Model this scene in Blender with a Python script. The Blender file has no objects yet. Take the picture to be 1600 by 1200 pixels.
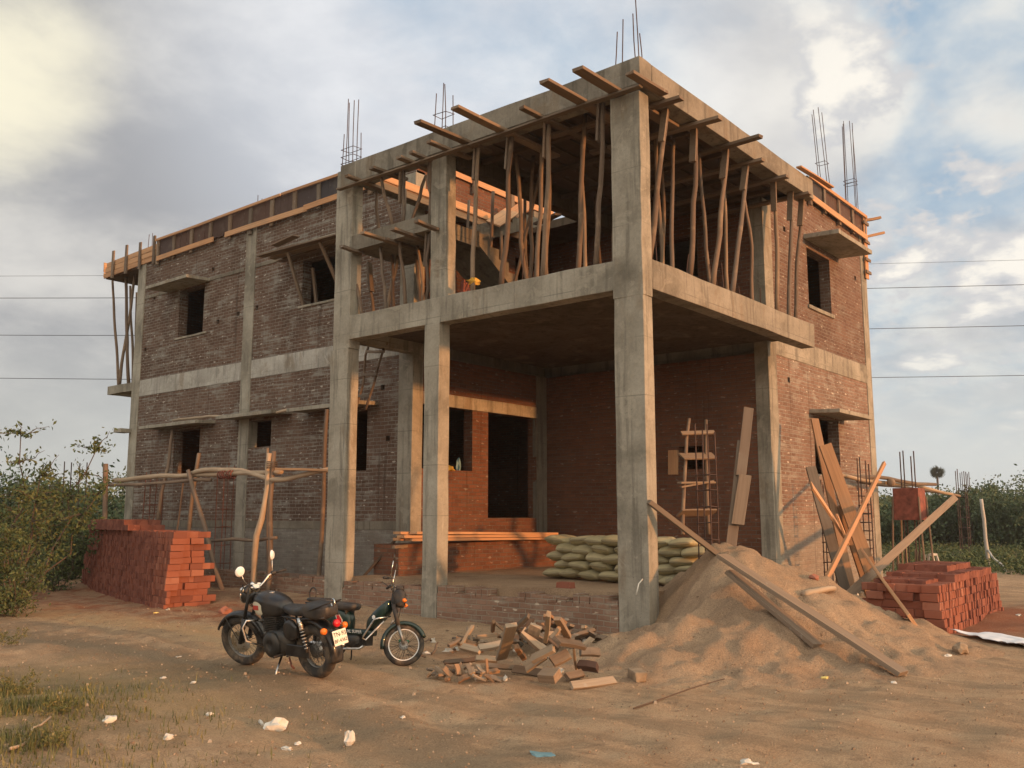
import bpy, bmesh, math, random
from mathutils import Vector, Matrix, noise
R = math.radians
random.seed(7)
S = bpy.context.scene
COL = S.collection

# ------------------------------------------------------------------ camera
CAM = Vector((-10.1357, -6.1669, 1.5207))
YAW, PITCH, FPX = R(39.599), R(8.197), 1440.4
FW = Vector((math.cos(PITCH)*math.cos(YAW), math.cos(PITCH)*math.sin(YAW), math.sin(PITCH)))
RT = Vector((math.sin(YAW), -math.cos(YAW), 0))
UP = RT.cross(FW)
cd = bpy.data.cameras.new('camera'); cam = bpy.data.objects.new('camera', cd); COL.objects.link(cam)
cam.matrix_world = Matrix(((RT.x, UP.x, -FW.x, CAM.x), (RT.y, UP.y, -FW.y, CAM.y), (RT.z, UP.z, -FW.z, CAM.z), (0, 0, 0, 1)))
cd.sensor_width = 36; cd.lens = FPX/1600*36; cd.clip_end = 3000; cd.clip_start = .1
S.camera = cam

def at(px, py, ax, v):
    """the point of the plane ax = v that lies on the survey ray through px, py"""
    d = FW + RT*((px-800)/FPX) + UP*((600-py)/FPX)
    i = 'XYZ'.index(ax)
    return CAM + d*((v-CAM[i])/d[i])
def dirpx(px, py):
    return (FW + RT*((px-800)/FPX) + UP*((600-py)/FPX)).normalized()

# ------------------------------------------------------------------ sun and sky
SUN_EL = 6.2
SUN_DIR = Vector((.085, -1, math.tan(R(SUN_EL)))).normalized()       # towards the sun
ld = bpy.data.lights.new('sun', 'SUN'); sun = bpy.data.objects.new('sun', ld); COL.objects.link(sun)
sun.rotation_euler = SUN_DIR.to_track_quat('Z', 'Y').to_euler()
ld.energy = 3.9; ld.angle = R(2.2); ld.color = (1, .43, .14)

W = bpy.data.worlds.new('World'); S.world = W; W.use_nodes = True
def make_sky():
    nt = W.node_tree; N = nt.nodes; L = nt.links; N.clear()
    def nd(t, **k):
        n = N.new(t)
        for a, b in k.items(): setattr(n, a, b)
        return n
    def put(sock, v):
        if hasattr(v, 'links') or isinstance(v, bpy.types.NodeSocket): L.new(v, sock)
        else: sock.default_value = v
    def M(op, a, b=0, c=None, clamp=False):
        n = nd('ShaderNodeMath', operation=op, use_clamp=clamp); put(n.inputs[0], a); put(n.inputs[1], b)
        if c is not None: put(n.inputs[2], c)
        return n.outputs[0]
    def V(op, a, b=(0, 0, 0)):
        n = nd('ShaderNodeVectorMath', operation=op); put(n.inputs[0], a); put(n.inputs[1], b)
        return n.outputs['Value'] if op == 'DOT_PRODUCT' else n.outputs[0]
    def mix(f, a, b):
        n = nd('ShaderNodeMix', data_type='RGBA'); put(n.inputs[0], f); put(n.inputs[6], a); put(n.inputs[7], b); return n.outputs[2]
    def sm(x, lo, hi):
        n = nd('ShaderNodeMapRange', interpolation_type='SMOOTHSTEP'); put(n.inputs[0], x); n.inputs[1].default_value = lo; n.inputs[2].default_value = hi
        return n.outputs[0]
    def nz(vec, scale, det, rough, dist=0.0):
        n = nd('ShaderNodeTexNoise'); put(n.inputs['Vector'], vec); n.inputs['Scale'].default_value = scale
        n.inputs['Detail'].default_value = det; n.inputs['Roughness'].default_value = rough; n.inputs['Distortion'].default_value = dist
        return n.outputs['Fac']
    ST = .12
    tc = nd('ShaderNodeTexCoord'); d = V('NORMALIZE', tc.outputs['Generated'])
    sx = nd('ShaderNodeSeparateXYZ'); L.new(d, sx.inputs[0]); z = sx.outputs[2]
    zz = M('ADD', M('MAXIMUM', z, 0.0), .30)
    cb = nd('ShaderNodeCombineXYZ'); L.new(M('DIVIDE', sx.outputs[0], zz), cb.inputs[0]); L.new(M('DIVIDE', sx.outputs[1], zz), cb.inputs[1])
    q = cb.outputs[0]
    sky = nd('ShaderNodeTexSky', sky_type='NISHITA', sun_disc=False)
    sky.sun_elevation = R(SUN_EL); sky.sun_rotation = math.atan2(SUN_DIR.x, SUN_DIR.y); sky.altitude = 100; sky.air_density = 1.2; sky.dust_density = 2.2
    k = 1/ST
    blue = mix(.72, sky.outputs[0], (.44*k, .61*k, .80*k, 1))
    n1 = M('ADD', M('MULTIPLY', nz(q, 1.5, 9, .56, .25), .55), M('MULTIPLY', nz(V('ADD', q, (7, 2, 1)), 4.2, 8, .58, .2), .45))
    n2 = nz(V('ADD', q, (3.1, 1.7, .4)), .95, 8, .55, .2)
    n3 = nz(V('ADD', q, (.06, -.05, 2.0)), 2.6, 8, .58, .15)
    c = n1
    def blob(px, py, r0, r1, w):
        nonlocal c
        dd = V('DOT_PRODUCT', d, tuple(dirpx(px, py)))
        c = M('ADD', c, M('MULTIPLY', sm(dd, math.cos(R(r1)), math.cos(R(r0))), w))
    blob(150, 250, 0, 30, .26); blob(500, 420, 0, 20, .12)
    blob(780, 190, 0, 14, -.13); blob(1090, 70, 0, 16, .17); blob(1150, 190, 0, 8, .08)
    blob(1440, 150, 0, 17, -.19); blob(1290, 150, 0, 6, .15); blob(1250, 240, 0, 8, .10)
    blob(1480, 350, 0, 9, .14); blob(1600, 40, 0, 7, .16); blob(1460, 470, 0, 9, .05)
    mask = sm(c, .35, .66)
    # cloud tones: grey bellies, cream edges
    tone = sm(M('ADD', M('MULTIPLY', n2, .55), M('MULTIPLY', n3, .45)), .40, .60)
    grey = mix(tone, (.55*k, .555*k, .57*k, 1), (.86*k, .835*k, .79*k, 1))
    edge = M('MULTIPLY', sm(c, .66, .50), sm(n3, .42, .60))
    cl = mix(M('MULTIPLY', edge, .9), grey, (1.1*k, 1.02*k, .88*k, 1))
    def spot(px, py, r): return sm(V('DOT_PRODUCT', d, tuple(dirpx(px, py))), math.cos(R(r)), 1.0)
    cl = mix(M('MULTIPLY', spot(60, 430, 34), .62), cl, mix(tone, (.30*k, .305*k, .325*k, 1), (.64*k, .625*k, .595*k, 1)))
    cl = mix(M('MULTIPLY', spot(690, 110, 20), .8), cl, mix(tone, (.66*k, .70*k, .77*k, 1), (.90*k, .92*k, .96*k, 1)))
    glow = sm(V('DOT_PRODUCT', d, tuple(dirpx(-60, 90))), math.cos(R(9.5)), math.cos(R(.3)))
    cl = mix(M('MULTIPLY', glow, sm(M('ADD', n3, M('MULTIPLY', glow, .28)), .42, .86)), cl, (.98*k, .92*k, .72*k, 1))
    col = mix(mask, blue, cl)
    cu = M('ADD', nz(V('ADD', q, (2.2, 9.1, 3)), 5.5, 8, .55, .1), M('MULTIPLY', spot(1480, 330, 20), .17))
    col = mix(M('MULTIPLY', sm(cu, .64, .73), M('MULTIPLY', spot(1480, 350, 20), 1.2, )), col, mix(sm(cu, .70, .82), (.66*k, .66*k, .67*k, 1), (1.0*k, .95*k, .86*k, 1)))
    # the bank of haze low over the plain
    hz = mix(sm(sx.outputs[0], -.1, 1.0), (.50*k, .50*k, .465*k, 1), (.66*k, .69*k, .675*k, 1))
    col = mix(M('MULTIPLY', sm(z, .24, .02), .92), col, hz)
    # warm sunset half of the sky behind the photographer
    sd = V('DOT_PRODUCT', d, tuple(SUN_DIR))
    col = mix(M('MULTIPLY', sm(sd, -.05, .75), .85), col, (2.15*k, 1.9*k, 1.5*k, 1))
    bk = V('DOT_PRODUCT', d, tuple(-FW))
    col = mix(M('MULTIPLY', sm(bk, .0, .7), .8), col, (1.65*k, 1.5*k, 1.28*k, 1))
    bg = nd('ShaderNodeBackground'); bg.inputs[1].default_value = ST; L.new(col, bg.inputs[0])
    out = nd('ShaderNodeOutputWorld'); L.new(bg.outputs[0], out.inputs[0])
make_sky()
S.render.engine = 'CYCLES'
S.view_settings.view_transform = 'Standard'; S.view_settings.look = 'None'; S.view_settings.exposure = 0.0; S.view_settings.gamma = 1
S.cycles.max_bounces = 6; S.cycles.diffuse_bounces = 4; S.cycles.glossy_bounces = 2; S.cycles.use_denoising = True
S.cycles.transparent_max_bounces = 8

# ------------------------------------------------------------------ materials
class NT:
    def __init__(s, name, rough=.9, spec=.2):
        s.m = bpy.data.materials.new(name); s.m.use_nodes = True; s.t = s.m.node_tree; s.N = s.t.nodes; s.L = s.t.links
        s.b = s.N['Principled BSDF']; s.b.inputs['Roughness'].default_value = rough; s.b.inputs['Specular IOR Level'].default_value = spec
    def put(s, sock, v):
        if isinstance(v, bpy.types.NodeSocket): s.L.new(v, sock)
        else: sock.default_value = (*v, 1) if isinstance(v, tuple) and len(v) == 3 and sock.type == 'RGBA' else v
    def co(s, kind='Object', scale=(1, 1, 1), rot=(0, 0, 0)):
        tc = s.N.new('ShaderNodeTexCoord'); mp = s.N.new('ShaderNodeMapping')
        if kind == 'World':
            g = s.N.new('ShaderNodeNewGeometry'); s.L.new(g.outputs['Position'], mp.inputs[0])
        else: s.L.new(tc.outputs[kind], mp.inputs[0])
        mp.inputs['Scale'].default_value = scale; mp.inputs['Rotation'].default_value = rot
        return mp.outputs[0]
    def noise(s, vec, scale, det=5, rough=.6, dist=0.0):
        n = s.N.new('ShaderNodeTexNoise'); s.put(n.inputs['Vector'], vec); n.inputs['Scale'].default_value = scale
        n.inputs['Detail'].default_value = det; n.inputs['Roughness'].default_value = rough; n.inputs['Distortion'].default_value = dist
        return n.outputs['Fac']
    def ramp(s, f, *stops):
        n = s.N.new('ShaderNodeValToRGB'); s.L.new(f, n.inputs[0]); e = n.color_ramp.elements
        while len(e) < len(stops): e.new(.5)
        for k, (p, c) in zip(e, stops): k.position = p; k.color = (*c, 1) if isinstance(c, tuple) else (c, c, c, 1)
        return n.outputs[0]
    def mix(s, f, a, b, mode='MIX'):
        n = s.N.new('ShaderNodeMix'); n.data_type = 'RGBA'; n.blend_type = mode
        s.put(n.inputs[0], f); s.put(n.inputs[6], a); s.put(n.inputs[7], b); return n.outputs[2]
    def math(s, op, a, b=0.0):
        n = s.N.new('ShaderNodeMath'); n.operation = op; s.put(n.inputs[0], a); s.put(n.inputs[1], b); return n.outputs[0]
    def rng(s, x, lo, hi, a=0.0, b=1.0):
        n = s.N.new('ShaderNodeMapRange'); n.interpolation_type = 'SMOOTHSTEP'; s.put(n.inputs[0], x)
        for i, v in enumerate((lo, hi, a, b)): n.inputs[i+1].default_value = v
        return n.outputs[0]
    def rnd(s): return s.N.new('ShaderNodeObjectInfo').outputs['Random']
    def xyz(s, vec):
        n = s.N.new('ShaderNodeSeparateXYZ'); s.L.new(vec, n.inputs[0]); return n.outputs
    def offs(s, vec):                                                # a different piece of the texture for each object
        n = s.N.new('ShaderNodeVectorMath'); n.operation = 'ADD'; s.L.new(vec, n.inputs[0])
        c = s.N.new('ShaderNodeCombineXYZ'); r = s.rnd()
        for i, k in enumerate((17.3, 41.7, 29.1)): s.L.new(s.math('MULTIPLY', r, k), c.inputs[i])
        s.L.new(c.outputs[0], n.inputs[1]); return n.outputs[0]
    def color(s, c): s.put(s.b.inputs['Base Color'], c)
    def bump(s, h, st=.5, dist=.02):
        n = s.N.new('ShaderNodeBump'); n.inputs['Strength'].default_value = st; n.inputs['Distance'].default_value = dist
        s.L.new(h, n.inputs['Height']); s.L.new(n.outputs[0], s.b.inputs['Normal'])

MAT = {}
def mk_leaf(name, a, b, c):
    t = NT(name, .75, .25); g = t.N.new('ShaderNodeNewGeometry'); w = t.co('World'); n = t.noise(w, 2.2, 3, .6)
    k = t.ramp(g.outputs['Random Per Island'], (0, a), (.55, b), (1, c)); k = t.mix(t.rng(n, .42, .66, 0, .6), k, a); t.color(k)
    t.b.inputs['Subsurface Weight'].default_value = 0; MAT[name] = t.m
def plain(name, c, rough=.6, metal=0.0, spec=.4, var=0.12, coat=0.0, dust=0.0):
    t = NT(name, rough, spec); t.b.inputs['Metallic'].default_value = metal; t.b.inputs['Coat Weight'].default_value = coat
    n = t.noise(t.co('Object'), 9, 4)
    lo = tuple(x*(1-var) for x in c); hi = tuple(min(1, x*(1+var)) for x in c)
    k = t.ramp(n, (.3, lo), (.7, hi))
    if dust: k = t.mix(t.rng(t.noise(t.co('World'), 7, 6, .65, .4), .42, .70, 0, dust), k, (.20, .145, .095)); t.put(t.b.inputs['Roughness'], t.rng(t.noise(t.co('World'), 7, 6, .65, .4), .42, .70, rough, .85))
    t.color(k); MAT[name] = t.m; return t
def mk_concrete(name, dark, mid, light, boards=True):
    t = NT(name, .93, .15); w = t.co('World'); uv = t.co('UV')
    n = t.noise(w, 1.1, 6, .62, .4); f = t.noise(w, 22, 4, .7); st = t.noise(t.co('World', (5, 5, .35)), 1.6, 5, .65)
    c = t.ramp(n, (.28, dark), (.5, mid), (.74, light))
    c = t.mix(t.rng(st, .50, .66, 0, .7), c, tuple(x*.5 for x in mid))
    br_ = t.noise(t.co('World', (2.2, 2.2, .8)), 1.0, 5, .6, .5); c = t.mix(t.rng(br_, .54, .68, 0, .55), c, (.20, .15, .10))
    pa = t.noise(w, 3.1, 4, .6, .8); c = t.mix(t.rng(pa, .56, .62, 0, .45), c, tuple(x*1.25 for x in mid))
    c = t.mix(t.rng(st, .36, .26, 0, .35), c, tuple(min(1, x*1.5) for x in light))
    c = t.mix(.16, c, t.ramp(f, (.3, (.10, .09, .08)), (.7, (.75, .7, .62))), 'OVERLAY')
    pit = t.noise(w, 60, 2, .5)
    c = t.mix(t.rng(pit, .66, .74, 0, .45), c, tuple(x*.35 for x in dark))
    h = t.mix(.4, f, n)
    if boards:
        b = t.xyz(uv); lines = t.math('ABSOLUTE', t.math('SUBTRACT', t.math('FRACT', t.math('MULTIPLY', b[1], 1.3)), .5))
        ln = t.rng(lines, .485, .5)
        c = t.mix(t.math('MULTIPLY', ln, t.rng(n, .42, .6, 0, .5)), c, tuple(x*.5 for x in dark))
    t.color(c); t.bump(h, .55, .012); MAT[name] = t.m
mk_concrete('concrete', (.15, .135, .106), (.295, .268, .217), (.41, .38, .315))
mk_concrete('roof_concrete', (.115, .10, .08), (.215, .19, .152), (.31, .28, .23))
mk_concrete('beam_concrete', (.13, .115, .09), (.245, .22, .178), (.34, .312, .26))
mk_concrete('band_concrete', (.25, .235, .205), (.38, .36, .32), (.55, .53, .49))
mk_concrete('dark_concrete', (.13, .115, .09), (.19, .165, .13), (.25, .225, .18))
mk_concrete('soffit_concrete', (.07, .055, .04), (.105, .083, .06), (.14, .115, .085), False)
def mk_brick(name, c1, c2, mort, greyz=1.45, smear=.5, holes=True):
    t = NT(name, .95, .1); uv = t.co('UV'); w = t.co('World')
    wob = t.N.new('ShaderNodeVectorMath'); wob.operation = 'MULTIPLY_ADD'
    nn = t.N.new('ShaderNodeTexNoise'); t.L.new(w, nn.inputs['Vector']); nn.inputs['Scale'].default_value = 3.2; nn.inputs['Detail'].default_value = 3
    t.L.new(nn.outputs['Color'], wob.inputs[0]); wob.inputs[1].default_value = (.035, .035, 0); t.L.new(uv, wob.inputs[2])
    br = t.N.new('ShaderNodeTexBrick'); t.L.new(wob.outputs[0], br.inputs['Vector'])
    br.inputs['Scale'].default_value = 1; br.inputs['Brick Width'].default_value = .20; br.inputs['Row Height'].default_value = .072
    br.inputs['Mortar Size'].default_value = .0075; br.inputs['Mortar Smooth'].default_value = .35; br.inputs['Bias'].default_value = -.1
    br.inputs['Color1'].default_value = (0, 0, 0, 1); br.inputs['Color2'].default_value = (1, 1, 1, 1); br.inputs['Mortar'].default_value = (.5, .5, .5, 1)
    big = t.noise(w, .55, 5, .6, .5); med = t.noise(w, 2.7, 5, .65, .3); fine = t.noise(w, 26, 4, .7)
    per = t.mix(.35, br.outputs['Color'], t.ramp(fine, (.3, 0.0), (.7, 1.0)))
    c = t.mix(per, c1, c2)
    c = t.mix(t.rng(big, .36, .66, 0, .85), c, t.mix(per, tuple(x*.62 for x in c1), tuple(x*.8 for x in c2)))
    morc = t.mix(med, tuple(x*.55 for x in mort), mort)
    c = t.mix(t.math('MULTIPLY', br.outputs['Fac'], t.rng(med, .25, .6, .55, 1)), c, morc)
    # cement smeared over the faces of the bricks, in patches and course by course
    row = t.noise(t.co('UV', (1.1, 13.89, 1)), 1.0, 2, .5)
    sm_ = t.math('MULTIPLY', t.rng(t.math('ADD', t.math('MULTIPLY', med, .55), t.math('MULTIPLY', row, .5)), .52, .70, 0, 1), smear)
    c = t.mix(sm_, c, t.mix(fine, tuple(x*.6 for x in mort), tuple(x*1.05 for x in mort)))
    speck = t.noise(t.co('UV', (4.9, 13.89, 1)), 1.35, 1, .3)
    c = t.mix(t.rng(speck, .69, .74, 0, .7), c, tuple(min(1, x*1.7) for x in mort))
    z = t.xyz(w)[2]
    c = t.mix(t.math('MULTIPLY', t.rng(t.math('ADD', z, t.math('MULTIPLY', med, .5)), greyz+.32, greyz+.12, 0, .75), t.math('MULTIPLY', t.rng(med, .2, .6, .6, 1), t.math('SUBTRACT', 1.0, t.math('MULTIPLY', br.outputs['Fac'], .8)))), c, t.mix(t.math('ADD', t.math('MULTIPLY', fine, .5), t.math('MULTIPLY', per, .5)), tuple(x*.5 for x in mort), tuple(x*.95 for x in mort)))
    drip = t.noise(t.co('World', (3.0, 3.0, .12)), 2.2, 4, .6)
    c = t.mix(t.rng(drip, .60, .72, 0, .45), c, tuple(x*.4 for x in c1))
    t.color(c)
    h = t.math('SUBTRACT', t.math('ADD', t.math('MULTIPLY', fine, .5), t.math('MULTIPLY', br.outputs['Color'], .35)), t.math('MULTIPLY', br.outputs['Fac'], .95))
    t.bump(h, .8, .014); MAT[name] = t.m
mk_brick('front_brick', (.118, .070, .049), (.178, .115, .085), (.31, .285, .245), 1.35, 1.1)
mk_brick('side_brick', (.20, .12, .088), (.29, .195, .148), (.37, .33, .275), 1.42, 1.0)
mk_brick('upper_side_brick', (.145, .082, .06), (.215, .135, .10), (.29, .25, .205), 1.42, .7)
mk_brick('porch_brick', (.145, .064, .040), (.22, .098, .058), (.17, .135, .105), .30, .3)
mk_brick('footing_brick', (.22, .12, .08), (.32, .20, .14), (.36, .30, .23), -5, .8)

def mk_wood(name, cols, grain=34, rough=.8, dirt=.4, knots=True):
    """planks and boards: the grain runs along the object's own X axis"""
    t = NT(name, rough, .2); o = t.offs(t.co('Object')); st = t.N.new('ShaderNodeMapping'); t.L.new(o, st.inputs[0]); st.inputs['Scale'].default_value = (.9, grain, grain)
    g = t.noise(st.outputs[0], 1, 6, .65, .35); n = t.noise(o, 2.3, 5, .6); r = t.rnd()
    stops = [(i/(len(cols)-1) if len(cols) > 1 else 0, c) for i, c in enumerate(cols)]
    c = t.ramp(r, *stops)
    c = t.mix(t.rng(g, .35, .7, 0, .6), c, t.mix(.5, c, (.05, .03, .02)))
    c = t.mix(t.rng(n, .5, .75, 0, dirt), c, (.20, .17, .135))
    c = t.mix(t.rng(t.noise(o, 9, 3, .5), .66, .75, 0, dirt), c, (.33, .30, .25))
    t.color(c); t.bump(t.mix(.3, g, n), .5, .006); MAT[name] = t.m
mk_wood('fresh_wood', [(.54, .27, .125), (.58, .33, .175), (.46, .24, .12)], dirt=.32)
mk_wood('used_wood', [(.13, .095, .066), (.22, .15, .098), (.17, .128, .095), (.27, .19, .125), (.15, .12, .092)])
mk_wood('brown_plank', [(.25, .14, .075), (.36, .21, .115), (.30, .175, .10)], dirt=.3)
mk_wood('scrap_wood', [(.24, .18, .125), (.40, .28, .175), (.33, .26, .19), (.46, .33, .215), (.27, .185, .12), (.36, .26, .17)], dirt=.5)
mk_wood('dark_panel', [(.075, .045, .035), (.11, .06, .042), (.055, .055, .06), (.10, .05, .035)], grain=10, dirt=.3)
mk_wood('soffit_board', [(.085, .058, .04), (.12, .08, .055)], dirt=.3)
def mk_pole(name, cols):
    """barked poles: streaks run along Z"""
    t = NT(name, .85, .15); o = t.offs(t.co('Object')); st = t.N.new('ShaderNodeMapping'); t.L.new(o, st.inputs[0]); st.inputs['Scale'].default_value = (26, 26, 1.6)
    g = t.noise(st.outputs[0], 1, 5, .6, .3); n = t.noise(o, 3.5, 4, .6)
    c = t.ramp(t.rnd(), *[(i/(len(cols)-1), c) for i, c in enumerate(cols)])
    c = t.mix(t.rng(g, .38, .66, 0, .65), c, t.mix(.45, c, (.05, .035, .028)))
    c = t.mix(t.rng(n, .52, .68, 0, .5), c, t.mix(.55, c, (.42, .30, .19)))
    t.color(c); t.bump(g, .6, .012); MAT[name] = t.m
mk_pole('pole_wood', [(.12, .088, .066), (.21, .145, .10), (.17, .13, .10), (.28, .20, .135), (.14, .095, .066)])
mk_pole('pale_pole', [(.42, .31, .21), (.50, .37, .25), (.36, .28, .20)])

def mk_loose_brick():
    t = NT('clay_brick', .93, .12); o = t.offs(t.co('Object')); n = t.noise(o, 11, 4, .6); r = t.rnd()
    c = t.ramp(r, (0, (.16, .062, .044)), (.3, (.28, .105, .066)), (.7, (.23, .083, .053)), (1, (.34, .15, .10)))
    c = t.mix(t.rng(n, .45, .8, 0, .5), c, (.22, .07, .04)); t.color(c); t.bump(n, .5, .01); MAT['clay_brick'] = t.m
    t = NT('brick_mass', .93, .12); w = t.co('World'); v = t.N.new('ShaderNodeTexVoronoi'); v.inputs['Scale'].default_value = 9; t.L.new(w, v.inputs['Vector'])
    n = t.noise(w, 9, 4); c = t.mix(t.xyz(v.outputs['Color'])[0], (.16, .060, .043), (.26, .103, .07)); c = t.mix(t.rng(n, .45, .8, 0, .5), c, (.22, .07, .04)); t.color(c); t.bump(n, .5, .01); MAT['brick_mass'] = t.m
mk_loose_brick()

def mk_sand():
    t = NT('sand', .97, .08); w = t.co('World'); a = t.noise(w, 1.3, 6, .6, .4); b = t.noise(w, 9, 5, .65); c = t.noise(w, 70, 3, .7)
    k = t.ramp(a, (.3, (.285, .19, .12)), (.55, (.37, .255, .162)), (.75, (.435, .31, .20)))
    k = t.mix(t.rng(b, .55, .75, 0, .5), k, (.25, .165, .10)); k = t.mix(.38, k, t.ramp(c, (.3, 0.05), (.7, .95)), 'OVERLAY'); k = t.mix(t.rng(t.noise(w, 30, 3, .6), .62, .70, 0, .5), k, (.20, .13, .085))
    t.color(k); t.bump(t.mix(.45, b, c), .9, .06); MAT['sand'] = t.m
mk_sand()
def mk_ground():
    t = NT('earth', .97, .08); w = t.co('World')
    a = t.noise(w, .34, 6, .6, .5); b = t.noise(w, 2.4, 6, .65, .3); c = t.noise(w, 16, 5, .7); f = t.noise(w, 85, 3, .7)
    trk = t.noise(t.co('World', (1.9, .34, 1), (0, 0, R(-32))), 1.25, 5, .6, .35)
    k = t.ramp(b, (.28, (.37, .24, .142)), (.5, (.50, .335, .205)), (.72, (.59, .415, .26)))
    k = t.mix(t.rng(trk, .47, .58, 0, .55), k, t.mix(c, (.26, .18, .112), (.36, .26, .165)))
    k = t.mix(t.rng(trk, .43, .33, 0, .7), k, (.50, .35, .215))
    k = t.mix(t.rng(a, .5, .66, 0, .4), k, (.28, .20, .132))
    k = t.mix(t.rng(t.noise(w, 5.5, 4, .6, .6), .58, .70, 0, .5), k, (.23, .16, .105))
    p = t.xyz(w); x, y = p[0], p[1]
    def near(cx, cy, r0, r1, sx=1.0, sy=1.0):
        dx = t.math('MULTIPLY', t.math('SUBTRACT', x, cx), sx); dy = t.math('MULTIPLY', t.math('SUBTRACT', y, cy), sy)
        r = t.math('SQRT', t.math('ADD', t.math('MULTIPLY', dx, dx), t.math('MULTIPLY', dy, dy)))
        return t.rng(t.math('ADD', r, t.math('MULTIPLY', t.math('SUBTRACT', b, .5), 1.6)), r0, r1, 1, 0)
    def band(off, slope, y0, hw, ya, yb, st):
        u = t.math('ADD', t.math('ADD', x, off), t.math('MULTIPLY', t.math('MAXIMUM', t.math('SUBTRACT', y0, y), 0.0), slope))
        u = t.math('ABSOLUTE', t.math('ADD', u, t.math('MULTIPLY', t.math('SUBTRACT', b, .5), 1.3)))
        return t.math('MULTIPLY', t.math('MULTIPLY', t.rng(u, hw*.35, hw*1.3, st, 0), t.rng(y, ya-1.5, ya+1.5)), t.rng(y, yb+2, yb-2))
    k = t.mix(band(3.05, .16, 5.0, .62, 1.6, 13, .8), k, t.mix(c, (.48, .31, .165), (.64, .44, .245)))
    k = t.mix(band(4.65, .2, 3.0, .50, -2.5, 10, .8), k, t.mix(c, (.23, .165, .105), (.34, .25, .16)))
    k = t.mix(band(5.75, .05, 3.0, .40, -1, 4, .6), k, t.mix(c, (.40, .275, .16), (.52, .37, .225)))
    k = t.mix(band(5.25, .55, -1.2, .30, -9, -1.5, .6), k, t.mix(c, (.25, .18, .115), (.35, .255, .165)))
    red = t.mix(c, (.23, .072, .034), (.36, .125, .065))
    k = t.mix(t.math('MULTIPLY', near(-1.3, 10.6, .7, 2.6, 1, .42), t.rng(b, .3, .6, .9, .35)), k, red)
    k = t.mix(t.math('MULTIPLY', near(-.9, 6.5, .2, 1.7, .8, .8), t.rng(b, .35, .6, .6, .1)), k, red)
    k = t.mix(t.math('MULTIPLY', near(5.2, -2.4, .8, 2.1, .55, 1), .8), k, red)
    k = t.mix(t.math('MULTIPLY', near(-7.0, 2.2, .7, 3.0), .55), k, t.mix(b, (.12, .115, .05), (.25, .21, .095)))
    far = t.math('SQRT', t.math('ADD', t.math('MULTIPLY', x, x), t.math('MULTIPLY', y, y)))
    scr = t.mix(t.rng(b, .38, .62), (.21, .155, .095), (.105, .105, .05))
    k = t.mix(t.rng(t.math('ADD', far, t.math('MULTIPLY', a, 6)), 17, 25, 0, .95), k, scr)
    k = t.mix(.34, k, t.ramp(f, (.32, 0.06), (.68, .97)), 'OVERLAY'); k = t.mix(t.rng(t.noise(w, 38, 3, .6), .60, .68, 0, .55), k, (.50, .38, .26)); k = t.mix(t.rng(c, .58, .72, 0, .5), k, (.22, .155, .10))
    t.color(k); t.bump(t.mix(.45, t.mix(.55, b, c), f), 1.0, .075); MAT['earth'] = t.m
mk_ground()
mk_leaf('bush_leaf', (.046, .068, .026), (.080, .105, .038), (.14, .15, .06))
mk_leaf('thicket_leaf', (.05, .078, .038), (.085, .115, .055), (.125, .15, .075))
mk_leaf('palm_leaf', (.035, .045, .025), (.05, .06, .032), (.075, .08, .045))
mk_leaf('grass_blade', (.075, .085, .026), (.15, .14, .045), (.27, .21, .09))
plain('bark', (.085, .062, .045), .95, var=.35)
plain('rebar', (.085, .052, .042), .75, .5, var=.4)
plain('rusty_rebar', (.17, .06, .035), .85, .25, var=.4)
plain('black_paint', (.011, .010, .010), .30, spec=.45, coat=.2, dust=.14)
plain('black_plastic', (.018, .017, .017), .55, dust=.3)
plain('seat_vinyl', (.028, .025, .024), .42, dust=.25)
plain('tyre', (.030, .026, .023), .9, var=.35, dust=.7)
plain('chrome', (.62, .60, .56), .2, 1.0, var=.1, dust=.25)
plain('alloy', (.30, .29, .27), .42, .9, dust=.4)
plain('engine_grey', (.055, .053, .05), .45, .7, dust=.5)
plain('cream_paint', (.62, .56, .42), .35)
plain('white_paint', (.78, .76, .72), .4)
plain('mirror_back', (.80, .79, .76), .3, var=.04)
plain('green_paint', (.008, .024, .019), .35, coat=.3)
plain('bright_green', (.02, .19, .10), .5)
plain('red_lens', (.55, .015, .02), .2)
plain('amber_lens', (.85, .20, .02), .2)
plain('red_mark', (.42, .05, .035), .5)
plain('plate_white', (.78, .72, .60), .5, var=.06)
plain('ink', (.015, .012, .01), .7, var=.02)
plain('glass_clear', (.55, .55, .52), .08, spec=.8)
plain('sheet_white', (.66, .67, .70), .75, var=.06)
plain('scrap_white', (.58, .53, .45), .8, var=.25)
plain('scrap_yellow', (.74, .56, .18), .8)
plain('scrap_blue', (.16, .27, .29), .6)
plain('cloth_yellow', (.62, .36, .06), .8)
plain('red_cloth', (.40, .11, .06), .8)
plain('shutter_red', (.20, .06, .038), .8, var=.4)
plain('wire', (.05, .05, .05), .8)
plain('grey_pole', (.42, .39, .34), .8)
plain('ash_stone', (.27, .195, .125), .95, var=.35)
mk_leaf('grit', (.16, .11, .07), (.30, .205, .13), (.46, .36, .26))
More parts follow.
